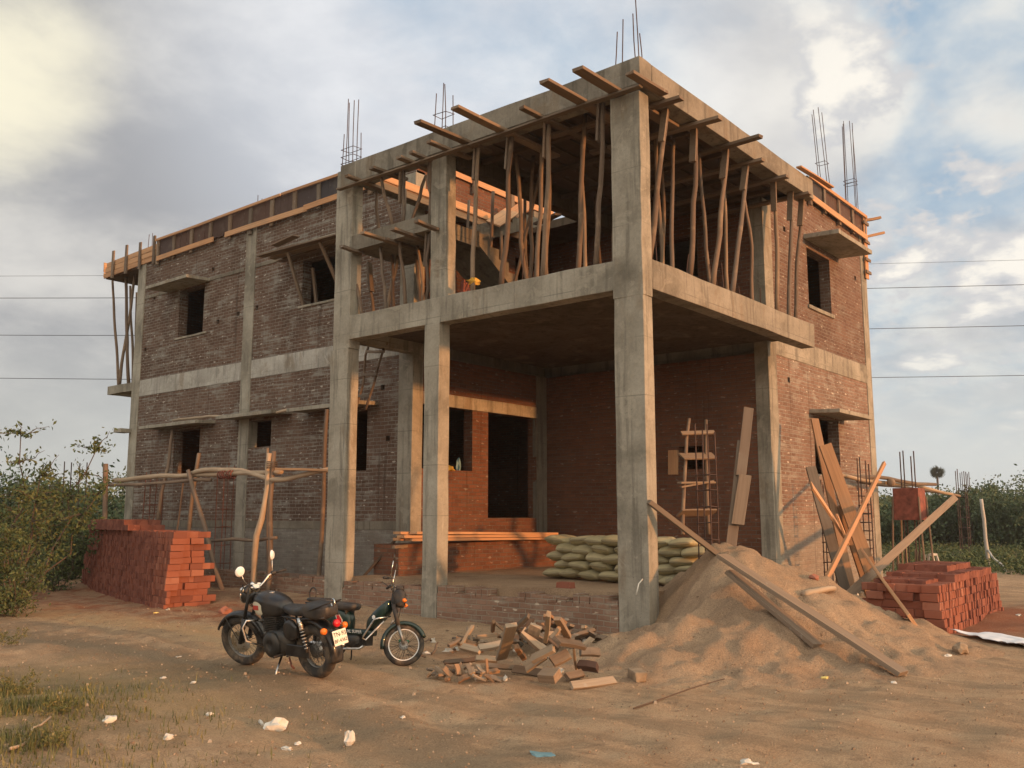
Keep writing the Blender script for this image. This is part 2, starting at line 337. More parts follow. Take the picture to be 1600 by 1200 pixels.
def mk_bag():
    t = NT('sack', .75, .25); o = t.offs(t.co('Object')); n = t.noise(o, 5, 4, .6); w = t.noise(t.co('Object', (60, 60, 60)), 1, 2)
    c = t.mix(t.rnd(), (.33, .275, .15), (.42, .355, .21)); c = t.mix(t.rng(n, .5, .72, 0, .7), c, (.255, .215, .115)); c = t.mix(t.rng(n, .40, .30, 0, .6), c, (.52, .44, .26))
    x = t.math('ABSOLUTE', t.xyz(t.co('Object'))[0]); c = t.mix(t.math('MULTIPLY', t.rng(x, .15, .13), t.rng(t.noise(t.offs(t.co('Object', (9, 22, 9))), 1, 2, .5), .48, .54, 0, .45)), c, (.16, .15, .12)); c = t.mix(t.rng(x, .27, .285, 0, .6), c, (.15, .12, .07))
    t.color(c); t.bump(t.mix(.4, n, w), .5, .01); MAT['sack'] = t.m
mk_bag()

# ------------------------------------------------------------------ mesh helpers
class MB:
    def __init__(s): s.bm = bmesh.new()
    def hexa(s, P):
        v = [s.bm.verts.new(p) for p in P]
        for f in ((0, 3, 2, 1), (4, 5, 6, 7), (0, 1, 5, 4), (1, 2, 6, 5), (2, 3, 7, 6), (3, 0, 4, 7)): s.bm.faces.new([v[i] for i in f])
        return s
    def box(s, x0, x1, y0, y1, z0, z1, j=0.0):
        P = [(x0, y0, z0), (x1, y0, z0), (x1, y1, z0), (x0, y1, z0), (x0, y0, z1), (x1, y0, z1), (x1, y1, z1), (x0, y1, z1)]
        if j: P = [tuple(c+random.uniform(-j, j) for c in p) for p in P]
        return s.hexa(P)
    def tube(s, pts, rad, n=8, cap=True, phase=0.0):
        pts = [Vector(p) for p in pts]; m = len(pts)
        if not isinstance(rad, (list, tuple)): rad = [rad]*m
        up = None; rings = []
        for i, p in enumerate(pts):
            t = (pts[min(i+1, m-1)]-pts[max(i-1, 0)]).normalized()
            if up is None:
                up = Vector((0, 0, 1)) if abs(t.z) < .9 else Vector((1, 0, 0))
            a = (up - t*up.dot(t)).normalized(); b = t.cross(a); up = a
            rings.append([s.bm.verts.new(p + (a*math.cos(k*2*math.pi/n+phase)+b*math.sin(k*2*math.pi/n+phase))*rad[i]) for k in range(n)])
        for A, B in zip(rings, rings[1:]):
            for k in range(n): s.bm.faces.new((A[k], A[(k+1) % n], B[(k+1) % n], B[k]))
        if cap: s.bm.faces.new(rings[0][::-1]); s.bm.faces.new(rings[-1])
        return s
    def loft(s, rings, cap=True, closed=True):
        Rg = [[s.bm.verts.new(p) for p in r] for r in rings]; n = len(Rg[0])
        for A, B in zip(Rg, Rg[1:]):
            for k in range(n if closed else n-1): s.bm.faces.new((A[k], A[(k+1) % n], B[(k+1) % n], B[k]))
        if cap: s.bm.faces.new(Rg[0][::-1]); s.bm.faces.new(Rg[-1])
        return s
    def torus(s, c, ax, R0, r, n=40, m=10, sx=1.0):
        c = Vector(c); ax = Vector(ax).normalized(); u = ax.orthogonal().normalized(); v = ax.cross(u)
        Rg = []
        for i in range(n):
            t = i*2*math.pi/n; d = u*math.cos(t)+v*math.sin(t)
            Rg.append([s.bm.verts.new(c+d*(R0+r*math.cos(k*2*math.pi/m))+ax*(r*sx*math.sin(k*2*math.pi/m))) for k in range(m)])
        for i in range(n):
            A, B = Rg[i], Rg[(i+1) % n]
            for k in range(m): s.bm.faces.new((A[k], B[k], B[(k+1) % m], A[(k+1) % m]))
        return s
    def lathe(s, c, ax, prof, n=24):
        """prof: (radius, offset along ax)"""
        c = Vector(c); ax = Vector(ax).normalized(); u = ax.orthogonal().normalized(); v = ax.cross(u)
        rings = [[c+ax*h+(u*math.cos(k*2*math.pi/n)+v*math.sin(k*2*math.pi/n))*max(r, 1e-4) for k in range(n)] for r, h in prof]
        return s.loft(rings)
    def move(s, M):
        bmesh.ops.transform(s.bm, matrix=M, verts=s.bm.verts); return s
    def build(s, name, mat, parent=None, M=None, smooth=False, bevel=0.0, uv=False, subd=0):
        bm = s.bm; bmesh.ops.recalc_face_normals(bm, faces=bm.faces)
        if uv:
            l = bm.loops.layers.uv.new('UVMap')
            for f in bm.faces:
                n = f.normal; a = max(range(3), key=lambda i: abs(n[i]))
                for lp in f.loops:
                    p = lp.vert.co; lp[l].uv = (p.y, p.z) if a == 0 else (p.x, p.z) if a == 1 else (p.x, p.y)
        me = bpy.data.meshes.new(name); bm.to_mesh(me); bm.free()
        for m in (mat if isinstance(mat, (list, tuple)) else [mat]): me.materials.append(MAT[m])
        if smooth:
            for p in me.polygons: p.use_smooth = True
        o = bpy.data.objects.new(name, me); COL.objects.link(o)
        if M is not None: o.matrix_world = M
        if parent is not None: o.parent = parent
        if bevel:
            b = o.modifiers.new('bevel', 'BEVEL'); b.width = bevel; b.segments = 2; b.limit_method = 'ANGLE'; b.angle_limit = R(40)
        if subd:
            b = o.modifiers.new('subd', 'SUBSURF'); b.levels = subd; b.render_levels = subd
        return o
def tag(o, label=None, cat=None, group=None, kind=None):
    if label: o['label'] = label
    if cat: o['category'] = cat
    if group: o['group'] = group
    if kind: o['kind'] = kind
    return o
def thing(name, label, cat, loc=(0, 0, 0), rz=0.0, group=None):
    o = bpy.data.objects.new(name, None); COL.objects.link(o); o.location = loc; o.rotation_euler = (0, 0, rz); o.empty_display_size = .2
    return tag(o, label, cat, group)
def frame(a, b, up=(0, 0, 1)):
    """matrix with X along a->b and Z near up, origin at a"""
    a, b, up = Vector(a), Vector(b), Vector(up); x = (b-a).normalized()
    z = up - x*up.dot(x)
    if z.length < 1e-3: z = x.orthogonal()
    z.normalize(); y = z.cross(x)
    return Matrix(((x.x, y.x, z.x, a.x), (x.y, y.y, z.y, a.y), (x.z, y.z, z.z, a.z), (0, 0, 0, 1))), (b-a).length
ORD = ['first', 'second', 'third', 'fourth', 'fifth', 'sixth', 'seventh', 'eighth', 'ninth', 'tenth', 'eleventh', 'twelfth', 'thirteenth', 'fourteenth', 'fifteenth', 'sixteenth']

def plank(name, a, b, w, t, mat, label=None, cat=None, group=None, parent=None, up=(0, 0, 1), taper=0.0, warp=.006):
    """a sawn board from a to b: w wide, t thick, its broad face towards 'up'"""
    M, L = frame(a, b, up); m = MB(); n = max(2, int(L/.6)); rings = []
    ph = random.uniform(0, 6)
    for i in range(n+1):
        f = i/n; x = L*f; ww = w*(1-taper*f)/2; dz = warp*math.sin(f*4+ph); dy = warp*.8*math.sin(f*3+ph*2)
        e = .012 if i in (0, n) else 0
        rings.append([(x+random.uniform(-e, e), -ww+dy, -t/2+dz), (x+random.uniform(-e, e), ww+dy, -t/2+dz), (x+random.uniform(-e, e), ww+dy, t/2+dz), (x+random.uniform(-e, e), -ww+dy, t/2+dz)])
    m.loft(rings); o = m.build(name, mat, parent, M, bevel=min(.004, t*.12)); return tag(o, label, cat, group)
def pole(name, a, b, r0, r1=None, mat='pole_wood', label=None, cat=None, group=None, parent=None, bend=.03, n=9, knots=True, local=True):
    """a crooked round pole from a (base) to b"""
    a, b = Vector(a), Vector(b); r1 = r1 or r0*.8; L = (b-a).length; m = MB(); pts = []; rad = []; k = max(5, int(L/.28))
    M, _ = frame(a, b); s0 = random.uniform(0, 100); M = Matrix.Translation(a) @ (b-a).to_track_quat('Z', 'X').to_matrix().to_4x4()
    for i in range(k+1):
        f = i/k; e = math.sin(math.pi*f)**.6
        dx = bend*e*(noise.noise((s0, f*2.2, 0))*2.2+.5*noise.noise((s0, f*7, 3))); dy = bend*e*(noise.noise((s0+9, f*2.2, 5))*2.2)
        pts.append((dx, dy, L*f)); rad.append((r0+(r1-r0)*f)*(1+.10*noise.noise((s0, f*9, 8))))
    m.tube(pts, rad, n); o = m.build(name, mat, parent, M, smooth=True); return tag(o, label, cat, group)

# ------------------------------------------------------------------ ground: one sheet to the horizon
def axis_lines(lo, hi, step, far):
    v = [lo+i*step for i in range(int((hi-lo)/step)+1)]; s = step; x = v[-1]
    while x < far: s *= 1.28; x += s; v.append(x)
    s = step; x = v[0]; pre = []
    while x > -far: s *= 1.28; x -= s; pre.append(x)
    return pre[::-1]+v
def gz(x, y):
    h = .055*noise.noise((x*.45, y*.45, 1.3))+.030*noise.noise((x*1.3, y*1.3, 7))+.020*noise.noise((x*3.2, y*3.2, 2))+.011*noise.noise((x*7.5, y*7.5, 6))
    d = math.hypot(x-1, y-4)
    h *= 1.0 if d < 16 else max(.4, 1-(d-16)/60)
    # wheel ruts that swing past the motorcycle
    rut = (x+4.1)+(y-1)*-.33+.05*(y-1)**2*.25
    for off, wd in ((0, .16), (.75, .10), (1.05, .08), (-.85, .12)):                            # tyre ruts with pushed up rims
        q = (rut+off+.06*noise.noise((y*.8, off, 3)))/wd; h += (-.028*math.exp(-q*q)+.014*math.exp(-(abs(q)-1.5)**2*2.5))*(1 if -6 < y < 13 else 0)*(.6+.6*noise.noise((y*.7, off, 9)))
    h += .16*math.exp(-(((x-.7)/.9)**2))*(1/(1+math.exp(-(y-4.9)*3)))*(1/(1+math.exp((y-17)*2)))
    h += .05*math.exp(-(((x+.3)/.5)**2))*(1/(1+math.exp(-(y+.3)*3)))
    h += .13*math.exp(-((x+7.4)**2+(y-1.6)**2)/1.7)                     # weedy hump
    h += .035*noise.noise((x*.9-3, y*.9, 5))*math.exp(-((x+5)**2+(y-3)**2)/14)
    return h
def make_ground():
    xs = axis_lines(-9.5, 7, .085, 1100); ys = axis_lines(-6, 13, .085, 1100)
    bm = bmesh.new(); g = [[bm.verts.new((x, y, gz(x, y) if abs(x) < 90 and abs(y) < 90 else 0.0)) for y in ys] for x in xs]
    for i in range(len(xs)-1):
        for j in range(len(ys)-1): bm.faces.new((g[i][j], g[i+1][j], g[i+1][j+1], g[i][j+1]))
    m = MB(); m.bm.free(); m.bm = bm
    tag(m.build('ground', 'earth', smooth=True), kind='structure')
make_ground()

# ------------------------------------------------------------------ the house
H = thing('unfinished_house', 'two storey brick and concrete house under construction with an open columned porch', 'house')
def part(m, name, mat, label=None, uv=True, bevel=0.0, parent=None, **k):
    o = m.build(name, mat, parent or H, uv=uv, bevel=bevel, **k)
    if label: o['label'] = label
    return o
def rough(bm, cuts, amp, seed=0.0, keep=None):
    """subdivide long edges and roughen, so that cast edges are not ruler straight"""
    for _ in range(3):
        es = [e for e in bm.edges if e.calc_length() > cuts]
        if not es: break
        bmesh.ops.subdivide_edges(bm, edges=es, cuts=1, use_grid_fill=True)
    for v in bm.verts:
        p = v.co*1.9; v.co += Vector((noise.noise(p+Vector((seed, 0, 0))), noise.noise(p+Vector((0, seed+9, 4))), noise.noise(p+Vector((3, 1, seed)))))*amp + Vector((noise.noise(v.co*7), noise.noise(v.co*7+Vector((5, 5, 5))), noise.noise(v.co*7-Vector((5, 5, 5)))))*amp*.5
def cast(x0, x1, y0, y1, z0, z1, name, mat='concrete', amp=.007, cuts=.3, label=None, parent=None):
    if name in ('column', 'beam', 'roof_beam'): amp *= 1.5; cuts = .2
    m = MB().box(x0, x1, y0, y1, z0, z1); rough(m.bm, cuts, amp, x0*3.1+y0*1.7+z0); return part(m, name, mat, label, bevel=.008, parent=parent)
def wall(name, ax, c, t, u0, u1, z0, z1, holes, mat, label=None):
    us = sorted({u0, u1, *[h[0] for h in holes], *[h[1] for h in holes]}); zs = sorted({z0, z1, *[h[2] for h in holes], *[h[3] for h in holes]})
    bm = bmesh.new(); V = {}
    def v(u, z, d):
        k = (round(u, 4), round(z, 4), round(d, 4))
        if k not in V: V[k] = bm.verts.new((d, u, z) if ax == 'X' else (u, d, z))
        return V[k]
    def solid(i, j):
        if i < 0 or j < 0 or i >= len(us)-1 or j >= len(zs)-1: return False
        a, b = (us[i]+us[i+1])/2, (zs[j]+zs[j+1])/2
        return not any(h[0] < a < h[1] and h[2] < b < h[3] for h in holes)
    for i in range(len(us)-1):
        for j in range(len(zs)-1):
            if not solid(i, j): continue
            a, b, p, q = us[i], us[i+1], zs[j], zs[j+1]
            for d in (c, c+t): bm.faces.new((v(a, p, d), v(b, p, d), v(b, q, d), v(a, q, d)))
            for (di, dj, e) in ((-1, 0, ((a, p), (a, q))), (1, 0, ((b, p), (b, q))), (0, -1, ((a, p), (b, p))), (0, 1, ((a, q), (b, q)))):
                if not solid(i+di, j+dj):
                    (ua, za), (ub, zb) = e; bm.faces.new((v(ua, za, c), v(ub, zb, c), v(ub, zb, c+t), v(ua, za, c+t)))
    m = MB(); m.bm.free(); m.bm = bm; return part(m, name, mat, label)
def putlog(u, z): return (u-.055, u+.055, z-.05, z+.05)
LW, PW, PX, RW = 1.632, 5.931, 5.672, .839        # planes: left wing front, porch entrance wall, porch back wall, right wing side
SB, ST_, RB, RTOP = 4.52, 4.93, 7.28, 7.66
YE, XE = 16.12, 11.29
# outer walls
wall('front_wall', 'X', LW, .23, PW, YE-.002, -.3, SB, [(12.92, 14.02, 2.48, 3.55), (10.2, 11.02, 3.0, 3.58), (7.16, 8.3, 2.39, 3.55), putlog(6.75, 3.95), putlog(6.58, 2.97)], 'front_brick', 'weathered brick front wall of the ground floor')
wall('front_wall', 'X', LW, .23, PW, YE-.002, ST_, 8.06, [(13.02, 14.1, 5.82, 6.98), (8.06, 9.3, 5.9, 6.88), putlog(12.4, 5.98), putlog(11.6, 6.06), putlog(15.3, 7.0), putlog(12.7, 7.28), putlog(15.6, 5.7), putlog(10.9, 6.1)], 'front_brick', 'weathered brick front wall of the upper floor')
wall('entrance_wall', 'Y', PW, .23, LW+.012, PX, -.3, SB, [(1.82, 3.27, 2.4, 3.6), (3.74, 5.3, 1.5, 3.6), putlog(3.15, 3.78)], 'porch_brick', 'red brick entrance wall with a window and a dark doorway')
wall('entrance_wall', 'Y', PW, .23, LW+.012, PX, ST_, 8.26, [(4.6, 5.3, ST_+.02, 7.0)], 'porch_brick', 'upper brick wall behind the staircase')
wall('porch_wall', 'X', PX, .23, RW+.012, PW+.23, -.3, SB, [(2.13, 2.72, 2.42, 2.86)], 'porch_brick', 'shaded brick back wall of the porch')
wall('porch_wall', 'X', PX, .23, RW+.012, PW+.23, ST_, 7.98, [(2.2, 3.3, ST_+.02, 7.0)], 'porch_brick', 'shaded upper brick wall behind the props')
wall('side_wall', 'Y', RW, .23, PX, XE-.002, -.4, SB, [(7.74, 9.08, 2.36, 3.52), putlog(6.6, 4.1)], 'side_brick', 'sunlit brick side wall of the ground floor')
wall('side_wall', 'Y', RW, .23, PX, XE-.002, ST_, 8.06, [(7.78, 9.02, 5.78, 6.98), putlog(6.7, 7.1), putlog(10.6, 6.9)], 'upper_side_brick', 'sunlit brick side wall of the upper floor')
wall('rear_wall', 'X', XE-.23, .228, RW, YE, -.4, 7.95, [], 'porch_brick')
wall('end_wall', 'Y', YE-.23, .228, LW+.232, XE-.232, -.4, 7.95, [], 'porch_brick')
# floors and roof of the wings
m = MB(); m.box(LW+.232, XE-.232, PW+.232, YE-.232, SB+.02, ST_-.02); m.box(PX+.232, XE-.232, RW+.232, PW+.23, SB+.02, ST_-.02); part(m, 'floor_slab', 'dark_concrete', 'upper floor slab of the wings')
m = MB(); m.box(LW+.232, XE-.232, PW+.232, YE-.232, 7.75, 7.97); m.box(PX+.232, XE-.232, RW+.232, PW+.23, 7.75, 7.97); part(m, 'roof_slab', 'dark_concrete', 'roof slab of the wings')
m = MB(); m.box(LW+.232, XE-.232, PW+.232, YE-.232, 1.2, 1.48); m.box(PX+.232, XE-.232, RW+.232, PW+.23, 1.2, 1.48); part(m, 'ground_floor', 'dark_concrete')
m = MB(); m.box(4.2, 4.4, PW+.235, YE-.235, ST_, 7.7); part(m, 'inner_wall', 'porch_brick')
# concrete bands and pilasters stand a little proud of the brick
cast(LW-.012, LW+.2, PW+.37, 11.0, SB, ST_, 'concrete_band', 'band_concrete', .006)
cast(LW-.012, LW+.2, 11.37, YE-.36, SB, ST_, 'concrete_band', 'band_concrete', .006)
cast(PX+.36, XE-.32, RW-.012, RW+.2, SB, ST_, 'concrete_band', 'concrete', .006)
cast(LW-.010, LW+.1, 6.31, 10.99, 1.28, 1.44, 'plinth_band', 'dark_concrete', .004); cast(LW-.010, LW+.1, 11.38, YE-.37, 1.28, 1.44, 'plinth_band', 'dark_concrete', .004)
for y0, y1, za in ((11.0, 11.37, -.3), (YE-.36, YE+.012, -.3)):
    cast(LW-.02, LW+.22, y0, y1, za, 8.01, 'pilaster', 'concrete', .006)
cast(LW-.02, LW+.25, PW-.012, PW+.37, -.3, 8.01, 'pilaster', 'concrete', .006, label='porch pilaster at the corner of the front wall')
cast(PX-.012, PX+.36, RW-.02, RW+.25, -.3, 8.01, 'pilaster', 'concrete', .007, label='porch pilaster at the corner of the side wall')
cast(XE-.32, XE+.014, RW-.022, RW+.25, -.4, 8.01, 'pilaster', 'concrete', .006)
cast(5.30, PX-.014, PW-.012, PW+.1, .5, SB, 'pilaster', 'dark_concrete', .005)
cast(LW+.27, 5.36, PW-.014, PW+.1, 3.6, 3.84, 'lintel', 'concrete', .005, label='concrete lintel over the porch window and door')
m = MB(); m.box(LW+.02, LW+.21, PW+.4, 15.2, 8.062, 8.40); part(m, 'roof_beam', 'concrete')
m = MB(); m.box(5.98, 11.2, RW+.02, RW+.21, 8.062, 8.42); part(m, 'roof_beam', 'concrete')
# porch: plinth, floor, dwarf walls
m = MB().box(.235, PX-.016, .30, PW-.016, -.3, .54); rough(m.bm, .35, .012); part(m, 'porch_floor', 'sand', 'sandy porch floor')
m = MB().box(.75, 5.28, PW-.62, PW-.018, .3, 1.06); rough(m.bm, .4, .01); part(m, 'entrance_ledge', 'porch_brick', 'brick ledge under the doorway')
def dwarf(y0, y1, top, x0=0.0, x1=.23, name='dwarf_wall', seedv=0):
    m = MB(); y = y0; k = 0
    m.box(x0, x1, y0, y1, -.3, top-.10)
    while y < y1-.02:
        w = min(random.uniform(.10, .24), y1-y); h = top+random.choice((-.09, -.04, 0, 0, .01, .012))+random.uniform(-.012, .012)
        m.box(x0+random.uniform(-.012, .02), x1+random.uniform(-.02, .012), y+.004, y+w-.004, top-.11, h, .006); y += w; k += 1
    return part(m, name, 'footing_brick', 'unfinished low brick wall along the porch edge' if x0 < .1 else None)
dwarf(.46, 3.67, .49); dwarf(4.01, 5.83, .47); 
m = MB().box(.62, LW-.02, 6.3, 11.6, -.3, .40); rough(m.bm, .35, .012); part(m, 'footing_ledge', 'footing_brick', 'stepped brick footing along the front wall')
dwarf(6.32, 10.9, .46, .58, .83, 'footing_ledge')
# columns (> rebar)
def bars(parent, cx, cy, z0, tops, dx, dy, r=.008, stirrups=(), lean=(0, 0), name='rebar'):
    corners = [(-1, -1), (1, -1), (1, 1), (-1, 1), (0, -1), (0, 1), (1, 0)]
    for (a, b), h in zip(corners, tops):
        p = (cx+a*dx, cy+b*dy, z0); q = (cx+a*dx*.9+lean[0]*(h-z0)+random.uniform(-.03, .03), cy+b*dy*.9+lean[1]*(h-z0)+random.uniform(-.03, .03), h)
        mid = tuple((p[i]+q[i])/2+random.uniform(-.012, .012) for i in range(3))
        MB().tube([p, mid, q], r, 5).build(name, 'rebar', parent)
    for zz in stirrups:
        ox, oy = lean[0]*(zz-z0), lean[1]*(zz-z0); e = .012
        P = [(cx+ox+a*(dx+e), cy+oy+b*(dy+e), zz+random.uniform(-.015, .015)) for a, b in corners[:4]]
        MB().tube(P+[P[0]], r*.8, 4).build('stirrup', 'rebar', parent)
cA = cast(-.006, .235, -.006, .45, -.3, 4.40, 'column', 'concrete', .008, label='tall corner column of the porch')
cA2 = cast(-.008, .237, -.008, .455, 4.40, RB-.06, 'column', 'concrete', .008)
cB = cast(-.006, .235, 3.68, 4.0, -.3, SB-.002, 'column', 'concrete', .009, label='thin middle column of the porch'); cB2 = cast(.05, .28, 3.62, 3.96, ST_, RB-.003, 'column', 'concrete', .008)
cC = cast(-.008, .24, 5.84, 6.29, -.3, SB-.15, 'column', 'concrete', .009, label='left column of the porch'); cC2 = cast(-.004, .235, 5.82, 6.25, SB-.152, 7.60, 'column', 'concrete', .007)
bars(cA2, .115, .22, RTOP-.1, [8.35, 8.15, 8.45, 8.2, 8.62], .09, .17)
bars(cB2, .16, 3.80, RTOP-.1, [8.5, 8.35, 8.65, 8.4], .09, .13, stirrups=(7.75, 8.02))
bars(cC2, .11, 6.02, 7.55, [8.85, 8.3, 8.95, 8.3, 8.9, 9.0], .09, .15, stirrups=(7.72, 7.85, 8.0))
# first floor slab and beams of the porch
cast(0, .25, .457, 3.66, SB, ST_, 'beam', 'concrete', .009, label='long porch beam facing the motorcycle'); cast(0, .25, 3.66, 5.818, SB, ST_, 'beam', 'concrete', .009)
cast(.239, PX+.15, 0, .25, SB, ST_, 'beam', 'beam_concrete', .010, label='sunlit side beam of the porch cantilever')
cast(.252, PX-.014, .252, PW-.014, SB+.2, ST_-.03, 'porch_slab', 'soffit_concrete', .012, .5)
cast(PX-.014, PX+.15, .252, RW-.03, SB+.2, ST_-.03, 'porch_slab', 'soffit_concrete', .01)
cast(.242, LW-.022, PW-.03, PW+.2, SB, ST_-.004, 'beam', 'concrete', .006)
# porch roof: edge beams, slab with the open stair well
cast(-.06, .24, -.06, 6.10, RB, RTOP, 'roof_beam', 'roof_concrete', .012, label='roof edge beam over the long porch front')
cast(.242, 5.95, -.06, .24, RB+.02, RTOP, 'roof_beam', 'roof_concrete', .012, label='sunlit roof edge beam on the porch side')
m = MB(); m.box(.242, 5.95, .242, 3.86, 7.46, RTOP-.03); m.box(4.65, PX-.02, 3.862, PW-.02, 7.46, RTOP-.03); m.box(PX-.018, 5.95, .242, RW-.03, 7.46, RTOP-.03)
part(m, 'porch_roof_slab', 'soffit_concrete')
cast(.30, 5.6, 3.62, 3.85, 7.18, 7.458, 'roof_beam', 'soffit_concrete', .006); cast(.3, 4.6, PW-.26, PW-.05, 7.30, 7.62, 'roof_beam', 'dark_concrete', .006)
# staircase between the two left columns
st = MB(); st.box(.0, 1.25, 3.97, 5.815, 6.07, 6.34); rough(st.bm, .35, .01); part(st, 'stair_landing', 'dark_concrete', 'half landing of the staircase')
def flight(x0, x1, y0, y1, z0, z1, n, name):
    m = MB(); dx, dz = (x1-x0)/n, (z1-z0)/n; up = [(x0, z0)]; 
    for i in range(n): up += [(x0+dx*i, z0+dz*(i+1)), (x0+dx*(i+1), z0+dz*(i+1))]
    lo = [(x1, z1-.22), (x0, z0-.17)]
    P = up+lo; A = [m.bm.verts.new((x, y0, z)) for x, z in P]; B = [m.bm.verts.new((x, y1, z)) for x, z in P]; k = len(P)
    m.bm.faces.new(A); m.bm.faces.new(B[::-1])
    for i in range(k): m.bm.faces.new((A[i], B[i], B[(i+1) % k], A[(i+1) % k]))
    part(m, name, 'dark_concrete', 'unfinished concrete stair flight')
flight(3.35, 1.252, 3.98, 4.82, ST_-.02, 6.33, 8, 'stair_flight'); flight(1.252, 4.3, 4.92, 5.66, 6.36, 7.64, 9, 'stair_flight')
# sunshades over the openings
def shade(x0, x1, y0, y1, z, t=.075, slope=.03, ax='X'):
    m = MB().box(x0, x1, y0, y1, z, z+t)
    for v in m.bm.verts:
        if ax == 'X': v.co.z -= slope*(x1-v.co.x)/(x1-x0)
        else: v.co.z -= slope*(y1-v.co.y)/(y1-y0)
    rough(m.bm, .3, .006); part(m, 'sunshade', 'concrete', bevel=.006)
shade(LW-.62, LW+.02, 12.80, 14.62, 7.02); shade(LW-.52, LW+.02, 12.3, 14.75, 3.62); shade(LW-.52, LW+.02, 9.5, 11.5, 3.64); shade(LW-.52, LW+.02, 6.85, 9.0, 3.62)
shade(7.55, 9.45, RW-.60, RW+.02, 3.55, ax='Y'); shade(7.66, 9.62, RW-.72, RW+.02, 7.14, .09, ax='Y'); shade(LW-.55, LW+.02, 7.6, 9.75, 6.98)
for x0, x1, y0, y1, z in ((LW-.03, LW+.2, 12.85, 14.2, 5.77), (LW-.03, LW+.2, 7.95, 9.4, 5.85)): cast(x0, x1, y0, y1, z, z+.05, 'window_sill', 'concrete', .008)
cast(7.7, 9.1, RW-.04, RW+.2, 5.70, 5.776, 'window_sill', 'concrete', .008)
cast(LW-.018, LW+.1, 11.42, YE-.38, 7.02, 7.10, 'lintel_band', 'dark_concrete', .005); cast(LW-.018, LW+.1, 6.4, 10.98, 7.02, 7.10, 'lintel_band', 'dark_concrete', .005)
# balcony at the far left end
cast(1.7, 4.2, YE+.016, 17.55, 4.72, 4.94, 'balcony_slab', 'concrete', .01)
cast(LW-.30, LW-.02, YE-.1, YE+.25, 3.62, 3.72, 'sunshade', 'concrete', .006)
pl = [(o) for o in H.children if o.name.startswith('pilaster')]
bars(pl[0], LW+.12, 11.18, 7.95, [8.75, 8.7], .06, .07); bars(pl[1], LW+.12, 15.95, 7.95, [8.8, 8.85], .06, .07)
bars(pl[4], 11.1, 1.0, 7.95, [10.85, 10.7, 10.95, 10.75, 10.8, 10.85], .09, .12, stirrups=(9.3, 9.4))
bars(pl[3], 9.6, 1.02, 7.95, [10.5, 10.45, 10.55, 10.4], .10, .10, stirrups=(8.75, 9.3), lean=(-.16, .0)); bars(pl[2], 3.6, PW+.12, 7.9, [8.55, 8.45], .06, .05)
bars(pl[3], 6.5, 1.0, 7.9, [8.35, 8.3], .06, .06)

# ------------------------------------------------------------------ timber props of the upper storey
def crooked(): return random.choice(('slightly bent', 'crooked', 'knotty', 'thin', 'rough'))
def prop(pt, pb, ax, v, r, label, group, ztop=None, zbot=None, cleat=False, mat='pole_wood', bend=.032):
    a = at(*pb, ax, v); b = at(*pt, ax, v)
    if zbot is not None: a.z = zbot
    if ztop is not None: b.z = ztop
    r *= .78; o = pole('timber_prop', a, b, r, r*.8, mat, label, 'prop', group, bend=bend)
    if cleat:                                                       # the short board nailed to the head
        M = o.matrix_world.inverted(); L = (b-a).length
        m = MB().box(r*.9, r*.9+.035, -.05, .05, L-.55, L+.0, .006); m.build('cleat', 'used_wood', o)
    return o
G1 = 'timber props between stair landing and upper floor'
low = [((549, 392), (566, 470)), ((575, 404), (583, 470)), ((594, 376), (604, 470)), ((613, 384), (616, 468)), ((625, 366), (634, 468)), ((652, 372), (663, 452)), ((672, 352), (666, 460))]
for i, (t, b) in enumerate(low):
    prop(t, b, 'X', [.15, .7, .15, .6, .15, .5, .12][i], .042, f"{crooked()} prop under the stair landing, {ORD[i]} from the left porch column", G1, zbot=ST_-.01, ztop=6.06, cleat=i in (1, 6))
G2 = 'timber props between stair landing and roof beam'
upr = [((560, 275), (564, 372)), ((589, 294), (592, 350)), ((596, 268), (614, 342)), ((631, 254), (629, 334)), ((666, 262), (642, 332)), ((672, 246), (672, 326))]
for i, (t, b) in enumerate(upr):
    prop(t, b, 'X', [.3, .5, .1, .12, .5, .1][i], .042, f"{crooked()} prop above the stair landing, {ORD[i]} from the left porch column", G2, zbot=6.34, ztop=7.27, cleat=i in (3, 5))
G3 = 'timber props along the long front of the upper porch'
fr = [((748, 220), (739, 444), .13, .05, 'pale straight'), ((800, 201), (783, 433), .13, .055, 'grey bent'), ((804, 270), (826, 424), .9, .05, 'reddish leaning'), ((733, 276), (722, 425), 2.2, .04, 'dark slanted'),
      ((834, 300), (824, 425), 1.3, .045, 'thin brown'), ((846, 310), (884-90, 430), 1.6, .04, 'crossing'), ((820, 320), (823, 424), 2.3, .045, 'dark background'), ((858, 166), (848, 417), .13, .052, 'grey straight'),
      ((848, 242), (838.5, 419), .8, .05, 'sunlit orange'), ((915, 212), (902, 407), .55, .052, 'sunlit tan'), ((910, 300), (915, 402), 1.2, .042, 'short dark'), ((942, 144), (930, 400), .13, .05, 'wavy grey')]
fr.sort(key=lambda q: q[1][0])
for i, (t, b, x, r, d) in enumerate(fr):
    prop(t, b, 'X', x, r, f"{d} prop under the porch roof, number {i+1} right of the middle column", G3, zbot=ST_-.01, ztop=RB-.005 if x < .3 else 7.42, cleat=x < .3)
G4 = 'timber props along the sunlit side of the upper porch'
